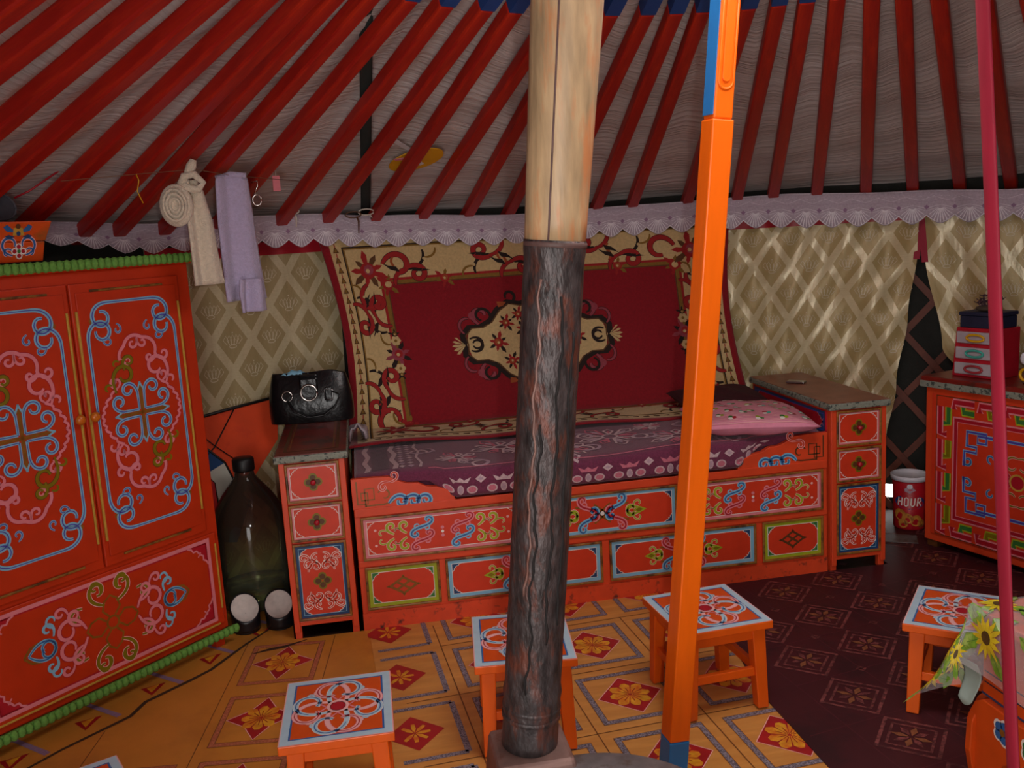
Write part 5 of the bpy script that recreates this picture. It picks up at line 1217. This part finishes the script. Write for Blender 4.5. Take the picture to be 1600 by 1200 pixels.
q = MB(); q.tube([(-.015, 0, .045), (.008, 0, .05), (.006, 0, .03), (-.008, 0, .0)], .003, 6); q.build('hook', 'chrome', ky)
q = MB(); q.tube([Vector((-.80, -.35, 1.765)), Vector((-.60, -.22, 1.785)), Vector((-.428, -.114, 1.80)), Vector((-.33, .054, 1.786)), Vector((-.10, .30, 1.768))], .0012, 6); tag(q.build('clothesline', 'cord_brown'), 'thin cord strung along the roof poles holding the towels', 'cord')
q = MB(); q.tube([(-.60, -.22, 1.785), (-.595, -.215, 1.765), (-.603, -.22, 1.73), (-.590, -.215, 1.69)], .0018, 6); tag(q.build('yellow_thread', 'plastic_yellow'), 'loose yellow thread dangling left of the cream towel', 'thread')

# ---------------------------------------------------------------- handbag on the left cabinet
bg_ = thing('handbag', 'black leather handbag with chrome rings on the left bedside cabinet', 'handbag', (-.155, .655, .741), -.06)
q = MB(); n = 26
def bagf(u, v):
    a = 2*pi*u; x = cos(a); y = sin(a); px = abs(x)**.55*(1 if x > 0 else -1); py = abs(y)**.6*(1 if y > 0 else -1)
    z = .215*v; wx = .182-.022*v**1.5+.008*sin(pi*v); wy = .060*(1-.62*v**1.6)+.012*sin(pi*v)
    return (px*wx+.02*v*0, py*wy, z+.012*x*(1-v)*0+.006*sin(5*x)*v)
q.grid(bagf, 56, 16); q.add([bagf(k/56, 1) for k in range(56)], [tuple(range(56))]); q.add([bagf(k/56, 0) for k in range(56)], [tuple(range(55, -1, -1))]); q.build('body', 'black_leather', bg_)
q = MB(); q.box(-.040, .040, -.058, -.040, .06, .20); q.box(-.040, .040, -.05, .03, .198, .214); q.build('flap', 'black_leather', bg_, bevel=.008)
q = MB(); q.tube([(.035*cos(t), -.066, .135+.035*sin(t)) for t in [2*pi*k/28 for k in range(29)]], .005, 8); q.build('ring_buckle', 'chrome', bg_)
q = MB(); q.tube([(-.095+.022*cos(t), -.066, .125+.022*sin(t)) for t in [2*pi*k/20 for k in range(21)]], .003, 8); q.build('handle_ring', 'chrome', bg_)
q = MB(); q.box(.07, .10, -.068, -.055, .09, .155); q.build('buckle_tab', 'black_leather', bg_, bevel=.004); q = MB(); q.tube([(.068, -.070, .10), (.102, -.070, .10), (.102, -.070, .145), (.068, -.070, .145), (.068, -.070, .10)], .003, 6); q.build('buckle', 'steel', bg_)
q = MB(); q.tube([(-.095, -.070, .105), (-.07, -.085, .06), (-.01, -.09, .030), (.06, -.088, .035), (.11, -.082, .07), (.135, -.072, .12), (.10, -.070, .135)], .007, 8, sy=.6); q.build('handle', 'black_leather', bg_)
q = MB(); q.grid(lambda u, v: (-.12+.12*u, -.02+.03*v, .212+.018*sin(pi*u)*sin(pi*v)+.004*sin(20*u)), 10, 6); q.build('blue_tissue', 'sky_blue', bg_, solid=.003)

q = MB(); q.box(-.042, .042, -.022, .022, 0, .010); ph = q.build('mobile_phone', 'steel', bevel=.003); ph.location = (2.085, .50, .741); ph.rotation_euler = (0, 0, -.78); tag(ph, 'small flat grey metal case on the right bedside cabinet', 'case')

# ---------------------------------------------------------------- bottle, shoes, kite
bt = thing('glass_jug', 'large green glass jug with dark cap between wardrobe and bed', 'jug', (-.452, .458, -.004))
pf = [(.001, .006), (.13, .004), (.158, .02), (.165, .06), (.167, .28), (.163, .36), (.145, .42), (.10, .495), (.06, .545), (.042, .570), (.038, .600)]
q = MB(); q.lathe(pf, 48, cap=False); q.build('glass_body', 'green_glass', bt)
q = MB(); q.lathe([(.001, .012), (.15, .012), (.156, .03), (.158, .085), (.001, .086)], 40, cap=False); q.build('water', 'green_glass', bt)
q = MB(); q.lathe([(.001, .590), (.044, .592), (.046, .600), (.046, .640), (.040, .648), (.001, .65)], 24, cap=False); q.build('cap', 'black', bt)
def shoe(x, y, rz, label):
    t = thing('boot', label, 'boot', (x, y, -.003), rz, 'black felt-lined boots by the jug')
    q = MB(); N = 12
    secs = [(-.055, .044, .0, .055), (-.02, .048, .0, .058), (.02, .050, 0, .062), (.045, .050, 0, .074), (.065, .050, 0, .062), (.085, .042, 0, .048), (.098, .022, .006, .034)]
    vs = []; fs = []
    for yy, hw, z0, z1 in secs:
        for k in range(N):
            a = 2*pi*k/N; vs.append((hw*cos(a), yy, z0+(z1-z0)*(.5+.5*sin(a))))
    for i in range(len(secs)-1):
        for k in range(N): fs.append((i*N+k, i*N+(k+1) % N, (i+1)*N+(k+1) % N, (i+1)*N+k))
    fs += [tuple(range(N-1, -1, -1)), tuple(range((len(secs)-1)*N, len(secs)*N))]
    q.add(vs, fs, 0, True); q.build('upper', 'rubber', t, sub=1)
    def sh(u, v):                                    # shaft cut on a slant, low at the heel, showing the white lining
        a = 2*pi*u; zt = .098+.040*sin(a); r = .052+.004*v
        return (r*cos(a), -.012+r*1.08*sin(a), .01+(zt-.01)*v)
    q = MB(); q.grid(sh, 28, 4); q.build('shaft', 'rubber', t, solid=.004)
    q = MB(); q.grid(lambda u, v: tuple(Vector(sh(u, 1)).lerp(Vector((0, -.012, .075)), v**.8*.98)+Vector((0, 0, -.003-.02*v*(1-v)))), 28, 5); q.build('lining', 'lining_white', t)
    q = MB(); q.lathe([(.049, 0), (.056, .004), (.056, .016), (.050, .018)], 20, (0, 0, -.001), sy=1.25); q.build('sole', 'black', t)
shoe(-.470, .17, .25, 'black boot with white lining standing nearer the wardrobe'); shoe(-.335, .17, .1, 'black boot with white lining standing nearer the cabinet')
q = MB(); q.add(*uvball(0, 0, 0, .045, .04, .055, 14, 10), 0, True); q.tube([(0, 0, .05), (.004, 0, .09), (0, 0, .12)], [.008, .006, .004], 8)
gd = q.build('dark_pouch', 'rubber'); gd.location = (-.675, .43, .25); tag(gd, 'small black pouch hanging beside the jug', 'pouch')

kt = thing('kite', 'folded orange and blue cloth kite with black edging leaning behind the jug', 'kite', (-.64, .55, .35))
kd = Vector((.864, .503, 0)).normalized()
def kp(u, v, a): return tuple(kd*u+Vector((.503, -.864, 0))*a+Vector((0, .06*v, v)))
for nm, poly, mt_, a in (('orange_panel', [(-.06, .455), (.17, .478), (.38, .495), (.36, .30), (.22, .14), (.155, .10), (.10, .245), (-.02, .37)], 'kite_orange', .0),
                         ('blue_panel', [(-.05, .30), (-.02, .37), (.10, .245), (.02, .20)], 'kite_blue', .004), ('blue_panel', [(.06, .02), (.16, .10), (.20, .05), (.12, -.12), (.04, -.10)], 'kite_blue', .003),
                         ('red_panel', [(-.06, .20), (.0, .22), (.045, .165), (.05, .05), (.0, .0), (-.05, .02)], 'kite_red', .008), ('white_panel', [(.02, .215), (.10, .245), (.15, .11), (.06, .06), (.045, .16)], 'kite_white', .006)):
    q = MB(); q.prism(poly, kp, a, a+.003); q.build(nm, mt_, kt)
for nm, ps_, r in (('black_edging', [(-.06, .455), (.17, .478), (.38, .495)], .007), ('black_edging', [(-.02, .37), (.10, .245), (.155, .10), (.20, .02)], .005), ('spar', [(.17, .478), (.06, .32), (-.04, .24)], .003), ('spar', [(-.06, .455), (.06, .33), (.20, .20)], .0025), ('black_edging', [(.0, .22), (.045, .165), (.05, .05)], .004)):
    q = MB(); q.tube([kp(u, v, .008) for u, v in ps_], r, 6); q.build(nm, 'black', kt)

# ---------------------------------------------------------------- canister behind the right cabinet
cn = thing('cookie_canister', 'red canister of cookies with white lid by the bright gap', 'canister', (2.615, .405, .008))
q = MB(); q.lathe([(.001, .0), (.068, .0), (.072, .008), (.079, .245), (.001, .246)], 40, cap=False); q.build('body', 'can_red', cn)
q = MB(); q.lathe([(.074, .238), (.086, .240), (.088, .262), (.080, .264), (.078, .250), (.001, .249)], 40, cap=False); q.build('lid', 'lid_white', cn)
fa = atan2(CAM.y-.405, CAM.x-2.615)
def canS(u, v, h): r = .072+.007*(v-.008)/.237+.0006+h; a = fa+u/.075; return (r*cos(a), r*sin(a), v)
o = Orn(canS)
pol = [(.072*cos(t)*1.0, .140+.035*sin(t)) for t in [2*pi*k/20 for k in range(20)]]
o.poly(pol, 'can_label', .0008)
for x, y, r in ((-.045, .075, .03), (-.01, .06, .026), (.03, .05, .028), (-.03, .035, .024), (.055, .035, .02)): o.disc(x, y, r, 'can_cookie', .001+.0004*r*10, 12)
for k, (L, w_) in enumerate((('H', 0), ('O', 1), ('U', 2), ('R', 3))):      # the word on the label
    x = -.052+.028*k; P = {'H': [[(0, 0), (.004, .04)], [(.016, 0), (.020, .04)], [(.002, .02), (.018, .02)]], 'O': [[(.001, .004), (.003, .036), (.010, .041), (.018, .036), (.017, .004), (.009, -.001), (.001, .004)]],
        'U': [[(.003, .04), (.001, .006), (.008, -.001), (.016, .006), (.019, .04)]], 'R': [[(0, 0), (.004, .04), (.016, .039), (.018, .028), (.013, .021), (.002, .020)], [(.008, .020), (.018, 0)]]}[L]
    for p in P: o.stroke([(x+a, .122+b) for a, b in p], .006, 'white_line', .0022, taper=0)
o.stroke([(-.02, .20), (.0, .215), (.02, .20), (.0, .19), (-.02, .20)], .012, 'spread_grey', .001, taper=0); o.disc(.0, .218, .012, 'lid_white', .0012)
o.build('printed_label', cn)
q = MB(); q.grid(lambda u, v: (-.06+.12*u, -.10+.03*v, .0+.003*sin(9*u)), 6, 2); q.build('paper', 'paper_white', None) if False else None

# ---------------------------------------------------------------- things on the right chest (chest frame: x along its front, y to the wall)
cmx = Matrix.Translation((2.535, .165, .008)) @ Matrix.Rotation(hz_, 4, 'Z')
TZ = HH+.047
db = thing('drawer_box', 'little red and white box with three drawers on the right chest', 'drawer box', cmx @ Vector((.085, .06, TZ)), hz_+.04)
q = MB(); q.hexa([(-.004, 0, 0), (.205, 0, 0), (.205, .15, 0), (-.004, .15, 0)], [(.012, .004, .212), (.208, .004, .212), (.208, .15, .212), (.012, .15, .212)]); q.build('case', 'box_red', db, bevel=.003)
for k, c in enumerate(('plastic_red', 'plastic_teal', 'plastic_yellow')):
    z0 = .012+.067*k; q = MB(); q.box(.010+.004*k, .192+.003*k, -.006, .004, z0, z0+.050); d = q.build('drawer', 'box_grey', db, bevel=.004)
    q = MB(); q.tube([(.103+.003*k+.040*cos(t), -.011, z0+.025+.014*sin(t)) for t in [2*pi*i/24 for i in range(25)]], .005, 8); q.build('oval_handle', c, d)
bb = thing('blue_box', 'dark blue box stacked on the little red drawer box', 'box', cmx @ Vector((.112, .065, TZ+.2125)), hz_+.04)
q = MB(); q.box(0, .175, 0, .13, 0, .050); q.build('base', 'navy', bb, bevel=.004); q = MB(); q.box(-.004, .179, -.004, .134, .051, .068); q.build('lid', 'navy', bb, bevel=.004)
df = thing('dried_flowers', 'bunch of dark dried flowers lying on the blue box', 'flowers', cmx @ Vector((.205, .12, TZ+.2815)), hz_)
rn = random.Random(11)
q = MB(); q.add(*uvball(0, 0, .012, .055, .04, .014, 12, 8), 0, True); q.build('moss_base', 'dried_stem', df)
for k in range(22):
    a = rn.uniform(0, 6.28); r = rn.uniform(.0, .055); x, y, z = r*cos(a), r*.8*sin(a), .02+rn.uniform(.005, .055)*(1-r*8)
    q = MB()
    for j in range(6):
        t = j*pi/3; q.add([(x, y, z), (x+.014*cos(t-.3), y+.014*sin(t-.3), z+.006), (x+.021*cos(t), y+.021*sin(t), z+.012), (x+.014*cos(t+.3), y+.014*sin(t+.3), z+.006)], [(0, 1, 2, 3)])
    q.tube([(x*.4, y*.4, .004), (x, y, z)], .002, 5); q.build('flower_head', 'dried_flower', df)
mr = thing('framed_mirror', 'dark wooden mirror frame standing on the right chest', 'mirror', cmx @ Vector((.385, .20, TZ)), hz_+.05)
fw, fh = .46, .62
for x0, x1, z0, z1 in ((0, .035, 0, fh), (fw-.035, fw, 0, fh), (.035, fw-.035, 0, .035), (.035, fw-.035, fh-.035, fh)):
    q = MB(); q.box(x0, x1, -.012, .02, z0, z1); q.build('outer_frame', 'mirror_wood', mr, bevel=.004)
for x0, x1, z0, z1 in ((.040, .060, .04, fh-.04), (fw-.060, fw-.040, .04, fh-.04), (.06, fw-.06, .04, .06), (.06, fw-.06, fh-.06, fh-.04)):
    q = MB(); q.box(x0, x1, -.004, .018, z0, z1); q.build('inner_frame', 'mirror_wood', mr, bevel=.003)
q = MB(); q.box(.03, fw-.03, .006, .012, .03, fh-.03); q.build('glass', 'mirror_glass', mr)
tk = thing('trinket_figure', 'small glass trinket with yellow ring in front of the mirror', 'trinket', cmx @ Vector((.425, .09, TZ)), hz_)
q = MB(); q.lathe([(.001, 0), (.03, .0), (.032, .008), (.012, .016), (.010, .03), (.024, .05), (.026, .075), (.012, .09), (.001, .092)], 16, cap=False); q.build('body', 'steel', tk)
q = MB(); q.tube([(.024*cos(t), -.036, .040+.024*sin(t)) for t in [2*pi*i/18 for i in range(19)]], .006, 8); q.build('yellow_ring', 'plastic_yellow', tk)
q = MB(); q.add(*uvball(-.03, -.0, .10, .018, .015, .026, 10, 8), 0, True); q.add(*uvball(.012, -.01, .115, .014, .014, .02, 10, 8), 0, True); q.build('glass_petals', 'lid_white', tk)

# ---------------------------------------------------------------- low table with sunflower oilcloth
TX, TY, TT_ = 1.60, -1.455, .495
tb = thing('low_table', 'low orange painted table with curved bracket legs at the right corner', 'table', (TX, TY, .008))
TLX, TLY = .85, .62                                  # runs to +x and to -y
q = MB(); q.box(0, TLX, -TLY, 0, TT_-.03-.008, TT_-.008); q.build('table_top', 'table_orange', tb, bevel=.004)
q = MB(); q.box(.02, TLX-.02, -TLY+.02, -.02, .243, TT_-.04); q.build('apron_box', 'table_orange', tb, bevel=.004)
o = Orn(lambda u, v, h: (.02-h, -u, v))
for v in (.315, .285): o.stroke([(.03, v), (.2, v), (.4, v), (.58, v)], .004, 'navy', .0008, taper=0)
o.stroke([(.02, .250), (.3, .250), (.6, .250)], .006, 'deep_blue', .0008, taper=0); o.build('painted_lines', tb)
q = MB()                                             # bracket leg boards, each with an arched cut-out
def board(fn, L, nm):
    ot = [(-.03, 0), (-.045, .10), (-.04, .20), (-.01, .265), (.02, .285), (L-.02, .285), (L+.01, .265), (L+.04, .20), (L+.045, .10), (L+.03, 0), (L-.06, 0)]
    ot += [(L-.075, .06), (L-.10, .12), (L-.15, .155), (.15, .155), (.10, .12), (.075, .06), (.06, 0)]
    ot = [(a_, b_*.86) for a_, b_ in ot]; q = MB(); q.prism(ot, fn, 0, .022); return q.build(nm, 'table_orange', tb, bevel=.003)
lb_ = board(lambda u, v, a: (.0+a-.01*0, -u-.03, v), TLY-.06, 'bracket_side'); board(lambda u, v, a: (TLX-a, -u-.03, v), TLY-.06, 'bracket_side')
board(lambda u, v, a: (u+.03, -.002-a, v), TLX-.06, 'bracket_front'); board(lambda u, v, a: (u+.03, -TLY+.002+a, v), TLX-.06, 'bracket_front')
o = Orn(lambda u, v, h: (-.0005-h, -u-.03, v))
for k in range(5):
    X = .10+.10*k; V = .195; col = ('mid_blue', 'leaf_green')[k % 2]
    for j in range(5): o.disc(X+.020*cos(j*1.257), V+.020*sin(j*1.257), .018, 'white_line', .0008, 10)
    for j in range(5): o.disc(X+.018*cos(j*1.257), V+.018*sin(j*1.257), .013, col, .0014, 10)
    o.disc(X, V, .010, 'bronze', .002, 10)
o.build('painted_flowers', lb_)['kind'] = 'stuff'
# oilcloth: flat on top, hanging over the two visible edges with a pointed corner
CH, CB = .175, .26
def oil(u, v, h=0):                                  # u from the left edge to +x, v from the back edge to -y; negative = overhang
    x, y = max(u, 0), max(v, 0); dx, dy = max(-u, 0), max(-v, 0); d = hypot(dx, dy)
    if d == 0: return (TX+x, TY-y, TT_+.004+h)
    k = min(d, .012); drop = max(0, d-.012); fl_ = .10+.50*min(dx/CH, dy/CB)
    nx, ny = (dx/d, dy/d)
    out = .004+k*.7+drop*fl_+.006*sin(22*(u+v))*min(1, drop*12)
    return (TX+x-nx*(out+h), TY-y+ny*(out+h)*.6, TT_+.004-k*.3-drop*.97+h*.2)
q = MB(); q.grid(lambda s, t: oil(-CH+s*(TLX+CH), -CB+t*(TLY+CB)), 60, 50); oc = tag(q.build('oilcloth', 'clear_plastic'), 'clear plastic tablecloth printed with yellow sunflowers hanging over the low table', 'tablecloth')
o = Orn(lambda u, v, h: oil(u, v, h+.0012))
def sunflower(X, Y, s, rot=0):
    o.sym(T_(s, s, rot, X, Y))
    for a in (.5, 2.4, 4.2, 5.4):                      # leaves
        o.poly([(.05*cos(a), .05*sin(a)), (.10*cos(a-.35), .10*sin(a-.35)), (.15*cos(a-.2), .15*sin(a-.2)), (.18*cos(a), .18*sin(a)), (.14*cos(a+.25), .14*sin(a+.25)), (.09*cos(a+.35), .09*sin(a+.35))], 'flower_leaf', .0006)
        o.stroke([(.06*cos(a), .06*sin(a)), (.17*cos(a), .17*sin(a))], .004, 'leaf_green', .0010)
    for k in range(14):
        a = 2*pi*k/14; L = .088+.014*(k % 3)
        o.poly([(.022*cos(a-.25), .022*sin(a-.25)), (.060*cos(a-.2), .060*sin(a-.2)), (L*cos(a), L*sin(a)), (.060*cos(a+.2), .060*sin(a+.2)), (.022*cos(a+.25), .022*sin(a+.25))], 'flower_yellow', .0012+.0002*(k % 2))
    o.disc(0, 0, .030, 'flower_seed', .0018, 14); o.sym()
for X, Y, s, r_ in ((-.068, .085, .62, 0), (-.09, -.10, .58, .7), (-.05, -.19, .5, 0), (-.14, -.20, .5, 1.5), (-.15, -.03, .45, .4), (.055, .03, .5, .4), (-.065, .29, .6, 1.0), (.12, .20, .75, .2), (.13, -.075, .6, 1.4), (.34, .07, .8, .5), (.36, -.08, .6, .2), (.30, .36, .8, 1.2), (.10, .43, .7, .3), (-.07, .47, .6, .1), (.60, .2, .8, .4), (.60, .48, .8, 0), (.58, -.07, .6, .5)): sunflower(X, Y, s, r_)
o.build('printed_sunflowers', oc)['kind'] = 'stuff'
q = MB(); q.grid(lambda u, v: (TX-.02+.015*sin(4*v)+.01*u, TY+.025-.062*u-.02*v*(1-u), .345-.12*v*(.55+.45*sin(pi*(.25+.5*u)))), 10, 8); q.build('cloth_backing', 'grey_enamel', oc, solid=.002)['label'] = 'pale grey backing showing under the corner'

q = MB(); q.box(-.10, .10, -.055, .055, 0, .004); cbd = q.build('cardboard_sheet', 'stove_iron', bevel=.001); cbd.location = (2.45, .27, .0078); cbd.rotation_euler = (0, 0, -.5); tag(cbd, 'grey cardboard sheet on the floor in front of the red canister', 'cardboard')
pt = thing('paper_tag', 'small pink paper tag stuck under the roof right of the lilac towel', 'tag', (-.19, .32, 1.765), .6)
q = MB(); q.box(-.016, .016, -.001, .001, -.03, .03); q.build('tag_card', 'pink', pt); q = MB(); q.tube([(0, 0, .03), (.004, .004, .05)], .001, 5); q.build('tag_string', 'string', pt)
